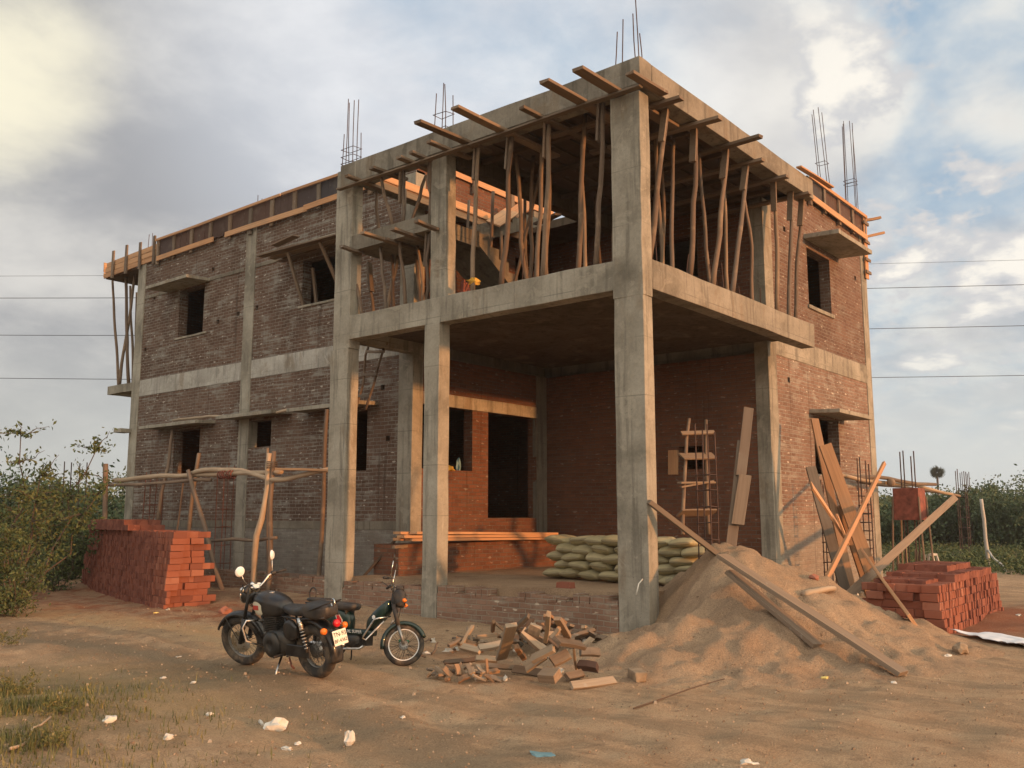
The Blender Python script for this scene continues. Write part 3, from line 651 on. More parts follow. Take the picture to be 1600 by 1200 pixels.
sd = [((1042, 166), (1013, 390), .12, .055), ((1026, 300), (1035, 400), .8, .045), ((1055, 255), (1047, 407), .6, .045), ((1087, 200), (1077, 421), .12, .055), ((1092, 279), (1111, 424), .5, .045), ((1136, 232), (1113, 438), .12, .055),
      ((1128, 300), (1136, 444), .5, .042), ((1168, 264), (1143, 449), .12, .055), ((1165, 310), (1175, 461), .35, .042), ((1210, 282), (1214, 481), .12, .05), ((1237, 306), (1232, 485), .12, .05), ((1254, 309), (1242, 482), .12, .048)]
sd.sort(key=lambda q: q[1][0])
for i, (t, b, y, r) in enumerate(sd):
    prop(t, b, 'Y', y, r, f"{crooked()} prop on the sunlit side of the upper porch, {ORD[i]} from the corner column", G4, zbot=ST_-.01, ztop=RB+.01 if y < .3 else 7.44, cleat=y < .2)
G5 = 'timber props deep under the porch roof'
for i, (x, y) in enumerate([(1.5, 1.4), (2.6, 1.2), (1.1, 2.4), (3.5, 3.0), (4.6, 2.6), (3.0, 2.2)]):
    pole('timber_prop', (x, y, ST_-.03), (x+random.uniform(-.15, .15), y+random.uniform(-.15, .15), 7.45), .034, .03, 'pole_wood', 'dark prop in the shade deep under the porch roof', 'prop', G5)
# far left balcony props
G6 = 'timber props on the far left balcony'
bl = [((176, 437), (186, 597), 1.9, .05, 'lone outermost'), ((196, 440), (202, 592), 1.9, .06, 'thick upright'), ((204, 440), (209, 585), 2.5, .05, 'dark inner'), ((210, 445), (187, 596), 1.95, .055, 'crossing slanted'), ((214, 450), (213, 560), 3.0, .045, 'hidden dark')]
for i, (t, b, x, r, d) in enumerate(bl):
    prop(t, b, 'X', x, r, f"{d} prop on the far left balcony", G6, zbot=4.935, ztop=7.95)
# struts under the left upper window shade
for i, (t, b) in enumerate([((450, 395), (474, 480)), ((500, 375), (531, 452)), ((488, 418), (495, 475))]):
    a = at(*b, 'X', LW+(.02 if i < 2 else .2)); q = at(*t, 'X', LW-(.5 if i < 2 else -.1)); q.z = min(q.z, 6.95); a.z = max(a.z, 5.91)
    plank('wooden_strut', a, q, .07, .045, 'used_wood', ['left slanted strut under the boarded window shade', 'right slanted strut under the boarded window shade', 'upright batten standing inside the boarded window'][i], 'strut', 'struts at the boarded upper window', up=(-1, 0, 0))
for i, (p, q, z) in enumerate([((-.62, 9.95), (-.50, 7.3), 6.95), ((-.40, 9.85), (-.30, 7.5), 6.945), ((-.60, 9.5), (-.72, 8.6), 7.10), ((-.15, 9.9), (-.1, 7.5), 6.945)]):
    plank('shutter_plank', (LW+p[0], p[1], z), (LW+q[0], q[1], z+.02), .17, .03, 'used_wood', ['front board under the upper left window shade', 'second board under the upper left window shade', 'loose board on top of the upper left window shade', 'rear board under the upper left window shade'][i], 'plank', 'shutter boards of the upper left window shade')

# ------------------------------------------------------------------ bearer planks sticking out under the porch roof
G7 = 'bearer planks poking out of the long porch front'
tips = [((903, 108), .17), ((850, 127), .16), ((815, 167), .1), ((711, 167), .15), ((652, 190), .14), ((670, 222), .10), ((642, 237), .10), ((622, 245), .12), ((580, 262), .13), ((542, 275), .10), ((984, 113), .13)]
tips.sort(key=lambda q: -q[0][0])
for i, ((px, py), w) in enumerate(tips):
    p = at(px, py, 'Z', RB-.035); L = .5 if px < 690 or px > 960 else 2.4
    L = max(L, -p.x+.4)
    plank('bearer_plank', p, (p.x+L, p.y+random.uniform(-.06, .06), RB-.025), w, .045, 'used_wood', f"weathered plank jutting out under the long porch front roof, {ORD[i]} from the corner", 'plank', G7)
G8 = 'bearer planks poking out under the stair landing'
for i, ((px, py), L, w) in enumerate([((650, 346), .5, .1), ((613, 358), 1.3, .11), ((566, 363), 1.0, .1), ((533, 385), .5, .1), ((600, 373), .9, .09)]):
    p = at(px, py, 'Z', 6.05); plank('bearer_plank', p, (p.x+L, p.y+.03, 6.05), w, .045, 'used_wood', f"short plank jutting out under the stair landing, {ORD[i]} in the row" if i != 3 else 'short plank jutting out left of the left porch column', 'plank', G8)
G9 = 'bearer planks poking out of the sunlit porch side'
for i, ((px, py), w) in enumerate([((1065, 153), .12), ((1125, 184), .13), ((1189, 213), .12), ((1193, 250), .11), ((1230, 275), .12), ((1266, 302), .13)]):
    p = at(px, py, 'Z', RB-.02); plank('bearer_plank', p, (p.x+random.uniform(-.12, .12), p.y+max(2.2, -p.y+1.6), RB-.015), w, .05, 'used_wood', f"plank jutting out under the sunlit side roof of the porch, {ORD[i]} from the corner", 'plank', G9)
# soffit boards under the roof
G10 = 'soffit boards under the porch roof slab'
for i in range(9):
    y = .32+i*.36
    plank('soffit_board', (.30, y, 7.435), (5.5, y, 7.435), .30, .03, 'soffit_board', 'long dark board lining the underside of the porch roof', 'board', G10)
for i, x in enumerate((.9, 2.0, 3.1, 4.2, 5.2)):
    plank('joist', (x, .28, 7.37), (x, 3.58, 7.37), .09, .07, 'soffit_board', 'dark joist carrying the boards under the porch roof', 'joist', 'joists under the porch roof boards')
for i, (a, b) in enumerate([((-.10, -.1, RB-.075), (-.10, 3.0, RB-.075)), ((-.10, 3.02, RB-.075), (-.10, 6.1, RB-.075))]):
    plank('edge_board', a, b, .10, .03, 'used_wood', ['edge board under the porch roof beam by the corner column', 'edge board under the porch roof beam by the left column'][i], 'board', 'edge boards under the porch roof')
for k in range(2): plank('shutter_board', (.35, PW-.285-.03*k, 7.38+.14*k), (4.55, PW-.285-.03*k, 7.36+.14*k), .15, .028, 'fresh_wood', ['lower orange shutter board along the stairwell beam', 'upper orange shutter board along the stairwell beam'][k], 'board', 'shutter boards along the stairwell beam', up=(0, -1, 0))
for i, (a, b) in enumerate([((.55, 4.25, 6.34), (.50, 4.3, 7.3)), ((.9, 4.7, 6.34), (1.0, 4.5, 7.5)), ((.7, 5.3, 6.34), (.8, 5.35, 7.3)), ((.6, 4.3, ST_), (.62, 4.2, 6.06)), ((.9, 5.0, ST_), (.85, 5.1, 6.06)), ((.5, 5.45, ST_), (.7, 5.4, 6.06)), ((2.0, 4.4, ST_), (2.1, 4.4, 7.4)), ((2.9, 4.9, ST_), (2.8, 4.8, 6.9))]):
    pole('timber_prop', a, b, .034, .028, 'pole_wood', f"thin prop crowded round the staircase, {ORD[i]} from the porch front", 'prop', 'props round the staircase')
# the nibbled plank in front of the stairs, dark bent boards inside
plank('loose_plank', at(838, 350, 'X', 2.2), at(872, 335, 'X', 1.5), .12, .04, 'used_wood', 'short plank tied across the props inside the porch', 'plank')
for i, (a, b, x) in enumerate([((792, 342), (832, 312), 3.3), ((770, 350), (800, 330), 2.6)]):
    plank('shutter_plank', at(*a, 'X', x), at(*b, 'X', x+.8), .30, .03, 'fresh_wood', ['orange sunlit board over the upper stair flight', 'lower orange board beside the upper stair flight'][i], 'plank', 'sunlit boards at the stairs', up=(0, -.5, 1))

# ------------------------------------------------------------------ formwork round the wing roofs
def formwork(label, ax, c, u0, u1, z0, z1, out, n, walers, boards='dark_panel', solid=None, cleat_every=1, name='roof_formwork'):
    """panels along a roof edge; out = -1: they stand on the negative side of the plane"""
    t = thing(name, label, 'formwork', (0, 0, 0), group='roof edge formwork')
    def P(u, d, z): return (c+out*d, u, z) if ax == 'X' else (u, c+out*d, z)
    def bx(m, a, b, d0, d1, p, q, j=.004):
        A = P(a, d0, p); B = P(b, d1, q); m.box(min(A[0], B[0]), max(A[0], B[0]), min(A[1], B[1]), max(A[1], B[1]), p, q, j); return m
    w = (u1-u0)/n
    for i in range(n):
        a, b = u0+i*w+.012, u0+(i+1)*w-.012; m = MB(); k = 3
        for q in range(k): bx(m, a+(b-a)*q/k+.003, a+(b-a)*(q+1)/k-.003, .012+.004*(q % 2), .04, z0+.0+random.uniform(-.015, .015), z1+.035+random.uniform(-.02, .01))
        o = m.build('panel', boards, t)
    m = None
    for i in range(0, n+1, cleat_every):
        u = min(max(u0+i*w, u0+.06), u1-.06); p, q = z0-.16+random.uniform(-.06, .05), z1+random.uniform(-.03, .02)
        m = MB(); bx(m, u-.05, u+.05, .045, .085, p, q, .006); m.build('cleat', 'used_wood', t)
    for a, b, za, zb, h in walers:
        s = P(a, .105, za); e = P(b, .105, zb); plank('waler', s, e, h, .03, 'fresh_wood', parent=t, up=P(0, 1, 0) if False else ((out, 0, 0) if ax == 'X' else (0, out, 0)))
    return t
FZ0, FZ1 = 8.03, 8.46
formwork('dark panel formwork with orange planks along the left wing roof', 'X', LW, 6.35, 15.2, FZ0, FZ1, -1, 11, [(6.4, 10.0, FZ1, FZ1+.01, .06), (10.05, 13.2, FZ1+.015, FZ1, .06), (13.2, 15.2, FZ1, FZ1-.01, .06), (6.4, 9.2, 8.0, 7.99, .12), (9.1, 12.1, 7.96, 7.98, .12), (12.6, 15.1, 7.97, 7.96, .12)])
formwork('dark panel formwork with orange planks along the sunlit right wing roof', 'Y', RW, 7.9, 11.3, FZ0+.02, FZ1+.06, -1, 4, [(7.9, 11.3, FZ1+.05, FZ1+.04, .07), (7.75, 11.25, 8.08, 7.98, .13)])
t = thing('roof_formwork', 'orange board formwork at the far left roof end over the balcony', 'formwork', group='roof edge formwork')
for k in range(3):
    plank('board', (LW-.03-.012*k, 15.1, 8.04+.135*k), (LW-.03, 17.95-.06*k, 8.00+.135*k), .13, .03, 'fresh_wood', parent=t, up=(-1, 0, 0))
for u in (15.3, 16.0, 16.7, 17.4): MB().box(LW-.10, LW-.06, u-.05, u+.05, 7.85, 8.62+random.uniform(-.1, .06), .006).build('cleat', 'used_wood', t)
for k in range(3): plank('end_board', (LW-.02, 18.02, 8.06+.135*k), (4.0, 18.02, 8.06+.135*k), .13, .03, 'fresh_wood', parent=t, up=(0, 1, 0))
MB().box(LW+.02, 4.0, YE+.02, 17.95, 7.93, 7.98, .004).build('soffit_board', 'soffit_board', t)
t = thing('roof_formwork', 'orange boards on top of the brick wall behind the stairs', 'formwork', group='roof edge formwork')
for k in range(2): plank('board', (LW+.1, PW-.045, 8.29+.15*k), (5.9, PW-.045, 8.27+.15*k), .14, .03, 'fresh_wood', parent=t, up=(0, -1, 0))
for x in (2.0, 3.2, 4.4): MB().box(x-.05, x+.05, PW-.105, PW-.065, 8.0, 8.5, .006).build('cleat', 'used_wood', t)
# right end of the right wing: orange vertical board, two battens sticking out
t = thing('corner_shutter', 'orange upright board nailed to the far right roof corner', 'formwork')
plank('board', (XE-.05, RW-.065, 7.0), (XE-.05, RW-.065, 8.5), .2, .03, 'fresh_wood', parent=t, up=(0, -1, 0))
for z in (8.30, 7.85, 7.42, 7.12): MB().box(XE-.2, XE+.12, RW-.115, RW-.082, z, z+.07, .005).build('batten', 'used_wood', t)
for i, (px, py, qx, qy) in enumerate([(1348, 345, 1376, 340), (1347, 371, 1381, 364)]):
    a = at(px, py, 'Y', RW); b = at(qx, qy, 'Y', RW-.3); a = b+(a-b)*1.0; plank('batten', (XE-.3, RW+.10, a.z+.02) if False else a, b, .08, .06, 'brown_plank', ['upper batten jutting out of the far right roof corner', 'lower batten jutting out of the far right roof corner'][i], 'batten', 'battens at the far right roof corner')
plank('roof_board', (5.2, -.10, RTOP+.03), (6.9, RW-.9, RTOP+.13), .10, .03, 'fresh_wood', 'orange board lying on the porch roof edge', 'plank')

# ------------------------------------------------------------------ scaffold at the left wall
G11 = 'scaffold poles at the left wall'
def sp(a, b, ax, v, r, label, mat='pole_wood', bend=.05, v2=None, zb=None, r1=None, name='scaffold_pole'):
    p = at(*a, ax, v); q = at(*b, ax, v2 if v2 is not None else v)
    if zb is not None: p.z = zb
    return pole(name, p, q, r, r1 or r*.85, mat, label, 'pole', G11, bend=bend)
sp((178, 751), (440, 737), 'X', .45, .055, 'long pale horizontal scaffold pole at the left wall', 'pale_pole', .05, .40)
sp((290, 745), (517, 733), 'X', .48, .05, 'right hand horizontal scaffold pole reaching the left porch column', 'pale_pole', .12, .30)
sp((170, 758), (330, 750), 'X', .40, .04, 'lower horizontal scaffold pole with a sunlit orange end', 'pole_wood', .03)
plank('scaffold_plank', at(435, 733, 'X', .28), at(528, 735, 'X', .2), .16, .04, 'fresh_wood', 'orange plank lying on the scaffold beside the left porch column', 'plank')
sp((395, 920), (421, 708), 'X', .32, .06, 'thick pale upright scaffold pole behind the motorcycle', 'pale_pole', .09, zb=-.05)
sp((418, 940), (428, 705), 'X', .38, .05, 'brown upright scaffold post tied to the pale pole', 'pole_wood', .02, zb=-.05)
sp((353, 935), (294, 735), 'X', .15, .05, 'grey leaning scaffold pole beside the brick stack', 'pole_wood', .03, .3, zb=-.05)
sp((247, 812), (270, 672), 'X', .9, .045, 'slanted pole under the left sunshade', 'pole_wood', .05, LW-.3)
sp((283, 900), (311, 708), 'X', 1.0, .05, 'dark upright scaffold post in front of the dark window', 'pole_wood', .02, zb=-.05)
sp((266, 830), (286, 755), 'X', .6, .02, 'thin reddish stick leaning below the scaffold', 'pole_wood', .02, .5, zb=.0)
sp((326, 845), (432, 840), 'X', .45, .035, 'short low crossbar of the scaffold', 'pole_wood', .04, .35)
sp((165, 870), (165, 725), 'X', -.1, .05, 'thick grey post rising out of the bushes on the left', 'pole_wood', .02, zb=-.05, r1=.055)
sp((497, 890), (511, 640), 'X', .75, .045, 'sunlit orange upright pole left of the left porch column', 'pole_wood', .03, 1.0, zb=.0)
sp((415, 645), (270, 657), 'X', LW-.35, .035, 'horizontal pole lying on the left sunshades', 'pale_pole', .05, LW-.4)
sp((500, 637), (405, 647), 'X', LW-.35, .035, 'second horizontal pole lying on the middle sunshade', 'pale_pole', .05, LW-.38)
sp((420, 905), (418, 700), 'X', .55, .03, 'thin third post of the tied scaffold cluster', 'pole_wood', .02, zb=-.05)
m = MB()
for k in range(4): m.torus(at(425, 722+k*3, 'X', .35), (0.05, .05, 1), .095, .008, 20, 5)
tag(m.build('rope_lashing', 'used_wood', smooth=True), 'rope lashing round the tied scaffold poles', 'rope')
m = MB(); a = at(345, 742, 'X', .42)
for k in range(7): m.torus(a+Vector((0, -.07*k+random.uniform(-.02, .02), random.uniform(-.02, .02))), (random.uniform(-.3, .3), 1, random.uniform(-.3, .3)), .075, .014, 16, 5)
tag(m.build('rag', 'shutter_red', smooth=True), 'reddish rag wound round the horizontal scaffold pole', 'rag')
plank('long_stick', at(565, 905, 'X', .6), at(622, 838, 'X', .9), .045, .04, 'soffit_board', 'dark stick leaning behind the left porch column', 'stick')

# ------------------------------------------------------------------ ladders
def ladder(name, label, l0, l1, r0, r1, rungs, flat=False, mat='pole_wood', rr=.03):
    t = thing(name, label, 'ladder', l0); M = Matrix.Translation(-Vector(l0))
    for a, b in ((l0, l1), (r0, r1)): o = pole('rail', M @ Vector(a), M @ Vector(b), rr, rr*.85, mat, bend=.03); o.parent = t
    for f, ext, w, sl in rungs:
        a = Vector(l0).lerp(Vector(l1), f); b = Vector(r0).lerp(Vector(r1), f); d = (b-a).normalized()
        o = plank('rung', M @ (a-d*ext-FW*.045), M @ (b+d*ext-FW*.045+Vector((0, 0, sl))), w, .028, 'used_wood', up=(-1, .35, .05)); o.parent = t
    return t
ladder('ladder', 'rough ladder with plank rungs standing behind the sand pile', at(1067, 835, 'Y', .75), at(1077, 654, 'Y', .9), at(1108, 835, 'Y', .6), at(1103, 656, 'Y', .75), [(.86, .14, .075, .07), (.66, .12, .17, .04), (.43, .14, .10, .04), (.40, .1, .06, .1), (.18, .10, .17, .02)])
ladder('ladder', 'dark wooden ladder hanging behind the left porch column', at(556, 640, 'X', .9), at(578, 535, 'X', 1.1), at(571, 640, 'X', .8), at(603, 535, 'X', 1.0), [(.98, .08, .05, 0), (.86, .05, .05, 0), (.52, .05, .05, 0), (.2, .05, .05, 0)], mat='pole_wood', rr=.025)

# ------------------------------------------------------------------ rebar cages standing on the ground
def cage(label, x, y, z0, z1, s, r=.011, n=8, lean=(0, 0), mat='rebar', extra=()):
    t = thing('rebar_cage', label, 'rebar cage', (x, y, z0), group='upright rebar cages'); h = z1-z0
    for a, b in ((-1, -1), (1, -1), (1, 1), (-1, 1)):
        hh = h+random.uniform(-.1, .1); MB().tube([(a*s, b*s, 0), (a*s+lean[0]*.5+random.uniform(-.02, .02), b*s+lean[1]*.5, hh/2), (a*s+lean[0]+random.uniform(-.03, .03), b*s+lean[1], hh)], r, 5).build('bar', mat, t)
    for k in range(n):
        z = h*(.08+.72*k/n); e = s+r; o = (lean[0]*z/h, lean[1]*z/h); P = [(o[0]+a*e, o[1]+b*e, z+random.uniform(-.012, .012)) for a, b in ((-1, -1), (1, -1), (1, 1), (-1, 1))]
        MB().tube(P+[P[0]], r*.7, 4).build('stirrup', mat, t)
    return t
c1 = cage('reddish rebar cage on a concrete block in the sand pile', *at(1108, 890, 'Y', -.25)[:2], .62, 2.72, .095, .010, 7)
MB().box(-.19, .19, -.17, .17, -.42, .10, .02).build('footing_block', 'ash_stone', c1, bevel=.02)
cage('tall rebar cage in front of the far right wall corner', *at(1356, 870, 'Y', .25)[:2], .0, 2.62, .085, .012, 11)
cage('rebar cage behind the crossed planks', *at(1296, 870, 'Y', .25)[:2], .0, 2.2, .075, .011, 9)
cage('thin rebar cage standing by the left wall behind the brick stack', *at(236, 830, 'X', 1.0)[:2], -.05, 2.5, .14, .011, 9, mat='rusty_rebar')
cage('rebar cage in front of the wall between the dark window and the vent', *at(349, 830, 'X', 1.25)[:2], -.05, 2.6, .12, .009, 5, mat='rusty_rebar')
for i, (px, d) in enumerate([(115, 33), (60, 38)]):
    p = CAM+dirpx(px, 790)*d; cage(['distant rebar cage rising over the bushes near the wall', 'distant rebar cage behind the tall bush'][i], p.x, p.y, 0, [3.2, 2.6][i], .25, .018, 6)
for i, (px, d) in enumerate([(1505, 42), (1511, 50)]):
    p = CAM+dirpx(px, 800)*d; cage(['distant rebar cage in front of the right thicket', 'second distant rebar cage behind it by the right thicket'][i], p.x, p.y, 0, [3.4, 3.6][i], .16, .018, 6)
# raised shuttered column at the right
p = at(1428, 895, 'Y', -.6); t = thing('column_shutter', 'reddish box shutter clamped high round a rebar column on the right', 'formwork', (p.x, p.y, 0))
for a, b in ((-.1, -.1), (.1, -.1), (.1, .1), (-.1, .1)): MB().tube([(a, b, 0), (a*1.05, b, 1.4), (a, b, 2.82+random.uniform(-.15, .1))], .013, 5).build('bar', 'rebar', t)
for x0, x1, y0, y1 in ((-.21, .21, -.235, -.205), (-.21, .21, .205, .235), (-.235, -.212, -.235, .235), (.212, .235, -.235, .235)): MB().box(x0, x1, y0, y1, 1.46, 2.07, .004).build('panel', 'shutter_red', t)
for a, b in ((-.24, -.24), (.24, -.24), (.24, .24), (-.24, .24)): MB().tube([(a*1.3, b*1.3, 0), (a, b, 1.9)], .018, 6).build('leg', 'pole_wood', t)

# ------------------------------------------------------------------ sand pile
def sand_h(x, y):
    def cone(cx, cy, h, s, steep=2.4):
        l = (x-cx)*RT.x+(y-cy)*RT.y; d = (x-cx)*-RT.y+(y-cy)*RT.x      # across and along the pile; its column side is dug away steeply
        return h-s*math.sqrt((l*(steep if l < 0 else 1))**2+d*d+.02)
    hs = [cone(.85, -.55, 1.38, .47), cone(1.6, -.8, .90, .46), cone(2.3, -1.2, .52, .38), cone(-.75, -1.0, .56, .34, 1.0), cone(-1.35, -.75, .30, .28, 1.0), cone(.6, -1.9, .50, .32), cone(1.5, -1.9, .36, .30), cone(1.5, .0, 1.0, .5, 1.6)]
    k = 9.0; h = math.log(sum(math.exp(k*min(q, 3)) for q in hs))/k-.08
    h += .085*noise.noise((x*1.5, y*1.5, 3.3))-.07*abs(noise.noise((x*2.6+4, y*2.6, 5.5)))+.05*abs(noise.noise((x*5.5, y*5.5, 7.5)))+.055*noise.noise((x*3.6, y*3.6, 8))+.035*noise.noise((x*8, y*8, 1))+.018*noise.noise((x*17, y*17, 4))
    h -= .15*math.exp(-(((x+.12)/.30)**2+((y+.10)/.22)**2))              # hollow dug at the foot of the column
    return h
def sand_top(x, y):
    g_, d = gz(x, y), sand_h(x, y)-gz(x, y)
    return g_-.012+math.log(1+math.exp(max(-30, min(30, d*14))))/14-.012
def make_sand():
    bm = bmesh.new(); st = .05; nx, ny = int(7.4/st), int(6.0/st); g = {}
    for i in range(nx+1):
        for j in range(ny+1):
            x, y = -3.4+i*st, -4.4+j*st; g[i, j] = bm.verts.new((x, y, sand_top(x, y)))
    for i in range(nx):
        for j in range(ny):
            q = [g[i, j], g[i+1, j], g[i+1, j+1], g[i, j+1]]
            if any(v.co.z > gz(v.co.x, v.co.y)-.0235 for v in q): bm.faces.new(q)
    for v in [v for v in bm.verts if not v.link_faces]: bm.verts.remove(v)
    m = MB(); m.bm.free(); m.bm = bm
    tag(m.build('sand_pile', 'sand', smooth=True), 'large heap of tan sand piled against the corner column', 'sand heap')
make_sand()
def on_sand(px, py, lift=0.0):
    """where the survey ray meets the sand or the ground"""
    d = dirpx(px, py); s = 2.0
    while s < 60:
        p = CAM+d*s
        if p.z <= max(sand_top(p.x, p.y) if -3.3 < p.x < 3.9 and -4.3 < p.y < 1.5 else -9, gz(p.x, p.y)): break
        s += .02
    return CAM+d*s+Vector((0, 0, lift))

# ------------------------------------------------------------------ planks round the sand pile
def pl2(a, b, w, t, mat, label, up=(0, 0, 1), name='plank', group=None, taper=0.0): return plank(name, a, b, w, t, mat, label, 'plank', group, up=up, taper=taper)
q = on_sand(1412, 1057, .02); pl2(at(1128, 868, 'Y', -1.12), q, .16, .05, 'used_wood', 'longest grey plank lying down the front of the sand pile')
q = on_sand(1278, 1010, .0); pl2(at(1140, 893, 'Y', -1.2), q, .14, .05, 'used_wood', 'shorter plank half buried in the sand beside the longest plank')
pl2(at(1014, 783, 'Y', -.05), at(1190, 920, 'Y', -1.05), .12, .06, 'used_wood', 'dark beam leaning from the corner column onto the sand pile')
UPC = (-.85, -.5, .1)
pl2(at(1140, 872, 'Y', -.42), at(1160, 690, 'Y', -.30), .14, .05, 'used_wood', 'brown plank standing upright on top of the sand pile', UPC, 'standing_plank')
pl2(at(1157, 745, 'Y', -.38), at(1170, 638, 'Y', -.34), .14, .04, 'used_wood', 'upper board nailed to the plank standing on the sand', UPC, 'standing_plank')
pl2(at(1153, 820, 'Y', -.47), at(1164, 742, 'Y', -.45), .17, .04, 'used_wood', 'dark lower board nailed to the plank standing on the sand', UPC, 'standing_plank')
GP = 'planks leaning together right of the sand pile'
pl2(at(1333, 935, 'Y', -.55), at(1273, 655, 'Y', .2), .15, .04, 'brown_plank', 'brown leaning plank with its tip at the side window', (-.6, -.8, .2), 'leaning_plank', GP)
pl2(at(1384, 960, 'Y', -.9), at(1289, 695, 'Y', -.15), .22, .05, 'brown_plank', 'widest brown plank leaning against the side wall', (-.75, -.6, .2), 'leaning_plank', GP)
pl2(at(1322, 928, 'Y', -.75), at(1267, 730, 'Y', -.1), .17, .04, 'used_wood', 'dark leaning plank, leftmost of the leaning planks', (-.7, -.6, .2), 'leaning_plank', GP)
pl2(at(1317, 835, 'Y', -.7), at(1268, 758, 'Y', -.55), .20, .035, 'fresh_wood', 'short bright board wedged between the leaning planks', (.15, -1, .55), 'leaning_plank', GP)
pl2(at(1325, 850, 'Y', -.8), at(1308, 805, 'Y', -.75), .13, .035, 'fresh_wood', 'small bright board end between the leaning planks', (.15, -1, .55), 'leaning_plank', GP)
pl2(at(1275, 938, 'Y', -1.15), at(1382, 724, 'Y', -.35), .075, .05, 'fresh_wood', 'thin orange plank crossing the leaning planks', (-.5, -.8, 0), 'leaning_plank', GP)
pl2(at(1325, 930, 'Y', -1.25), at(1492, 778, 'Y', -1.05), .13, .08, 'used_wood', 'thick pale beam slanting up to the right', (-.2, -.8, .6), 'leaning_plank', GP)
q = on_sand(1426, 974, .02); pl2(q, at(1350, 864, 'Y', -.95), .19, .04, 'fresh_wood', 'bright plank whose lower end stands in the sand', (-.45, -.9, .25), 'leaning_plank', GP)
q = on_sand(1360, 935); pl2(on_sand(1362, 942, -.05), at(1312, 790, 'Y', -.3), .12, .04, 'brown_plank', 'shaded plank behind the crossed planks', (-.6, -.7, .2), 'leaning_plank', GP)
a, b = on_sand(1256, 933, .03), on_sand(1304, 926, .05); pole('stick', a, b, .045, .03, 'pale_pole', 'short pale stick lying at the foot of the thin orange plank', 'stick', bend=.02)
G12 = 'bamboo poles jutting from the side wall'
for i, (a, b, r) in enumerate([((1300, 739), (1488, 772), .04), ((1312, 741), (1462, 757), .045), ((1340, 752), (1500, 775), .035)]):
    pole('bamboo_pole', at(*a, 'Y', RW-.1), at(*b, 'Y', -.35), r, r*.8, 'pole_wood' if i else 'pale_pole', ['lowest pale pole jutting from the side wall over the leaning planks', 'upper brown pole jutting from the side wall', 'short pole end tied to the poles at the side wall'][i], 'pole', G12, bend=.04)
m = MB(); m.lathe(at(1392, 754, 'Y', .15), (1, 0, 0), [(.05, -.06), (.085, -.03), (.085, .04), (.05, .06)], 10); tag(m.build('rope_lashing', 'used_wood', smooth=True), 'rope lashing on the poles jutting from the side wall', 'rope')
pl2(at(1052, 741, 'X', PX-.06), at(1052, 703, 'X', PX-.06), .2, .05, 'fresh_wood', 'orange board standing beside the little opening in the porch back wall', (-1, 0, 0), 'shutter_board')

# ------------------------------------------------------------------ orange planks stacked on the entrance ledge
G13 = 'orange planks stacked on the entrance ledge'
desc = ['lowest front plank of the orange stack', 'lowest rear plank of the orange stack', 'middle front plank of the orange stack', 'middle rear plank of the orange stack', 'top front plank of the orange stack', 'top rear plank of the orange stack', 'longest plank of the orange stack at its back']
for i, dsc in enumerate(desc):
    lay, row = i//2, i % 2
    x0 = [.78, .70, .62, .85, .95, .75, 1.2][i]; x1 = [5.30, 5.0, 5.28, 5.1, 5.1, 4.9, 5.42][i]; y = PW-.78+.20*row+.03*lay+(.28 if i == 6 else 0); z = 1.10+.052*lay-(.0 if i < 6 else .09)
    plank('plank', (x0, y-.05, z+.045), (x1, y+.10, z-.02), .18, .045, 'fresh_wood', dsc+' on the entrance ledge', 'plank', G13, warp=.004)
plank('long_stick', (.55, PW-.72, 1.02), (1.9, PW-.3, 1.05), .06, .05, 'used_wood', 'short grey stick under the left end of the orange plank stack', 'stick')

# ------------------------------------------------------------------ cement sacks
def sack_mesh(k):
    m = MB(); L, Wd, T = .60, .40, .165; rings = []; n = 20; s0 = k*7.7
    for i in range(15):
        f = i/14; u = (f-.5)*L; e = max(.10, (1-abs(2*f-1)**3.2)); w = Wd/2*(.74+.26*e)*(1+.05*noise.noise((f*3, s0, 1))); t = T/2*max(.13, e**.8)
        r = []
        for q in range(n):
            a = q*2*math.pi/n; c, s = math.cos(a), math.sin(a)
            y = w*math.copysign(abs(c)**.75, c); z = t*math.copysign(abs(s)**.8, s)
            wr = .018*noise.noise((u*7+s0, y*6, z*5))+.008*noise.noise((u*19, y*19, s0)); r.append((u+wr*.5, y+wr, z*(1+wr*6)+.012*math.sin(u*9+s0)))
        rings.append(r)
    m.loft(rings); o = m.build('cement_sack', 'sack', smooth=True); return o
sacks = [sack_mesh(k) for k in range(5)]
A_, B_ = Vector((1.72, 2.86, .55)), Vector((1.36, .42, .55)); dv = (B_-A_)/6.0; k = 0
LAYN = ['bottom', 'second', 'third', 'fourth', 'top']
for lay in range(5):
    for c in range(7):
        if lay == 4 and c == 0: pass
        src = sacks[k % 5]; o = src if k < 5 else src.copy()
        if k >= 5: COL.objects.link(o)
        off = .5*(lay % 2)-.12
        p = A_+dv*(c+off)+Vector((.30+.04*lay+random.uniform(-.05, .04), random.uniform(-.03, .03), .085+.128*lay))
        alng = random.random() < .18
        o.location = p; o.rotation_euler = (random.uniform(-.10, .10), random.uniform(-.07, .10), math.atan2(dv.x, -dv.y)*-1+random.uniform(-.2, .2)+(1.25 if alng else 0)+(math.pi if random.random() < .5 else 0))
        o.scale = (1, 1.02+random.uniform(-.05, .05), 1.0+random.uniform(-.08, .10))
        tag(o, f"olive cement sack in the {LAYN[lay]} layer of the sack pile, {ORD[c]} from its left end", 'cement sack', 'cement sacks piled on the porch'); k += 1

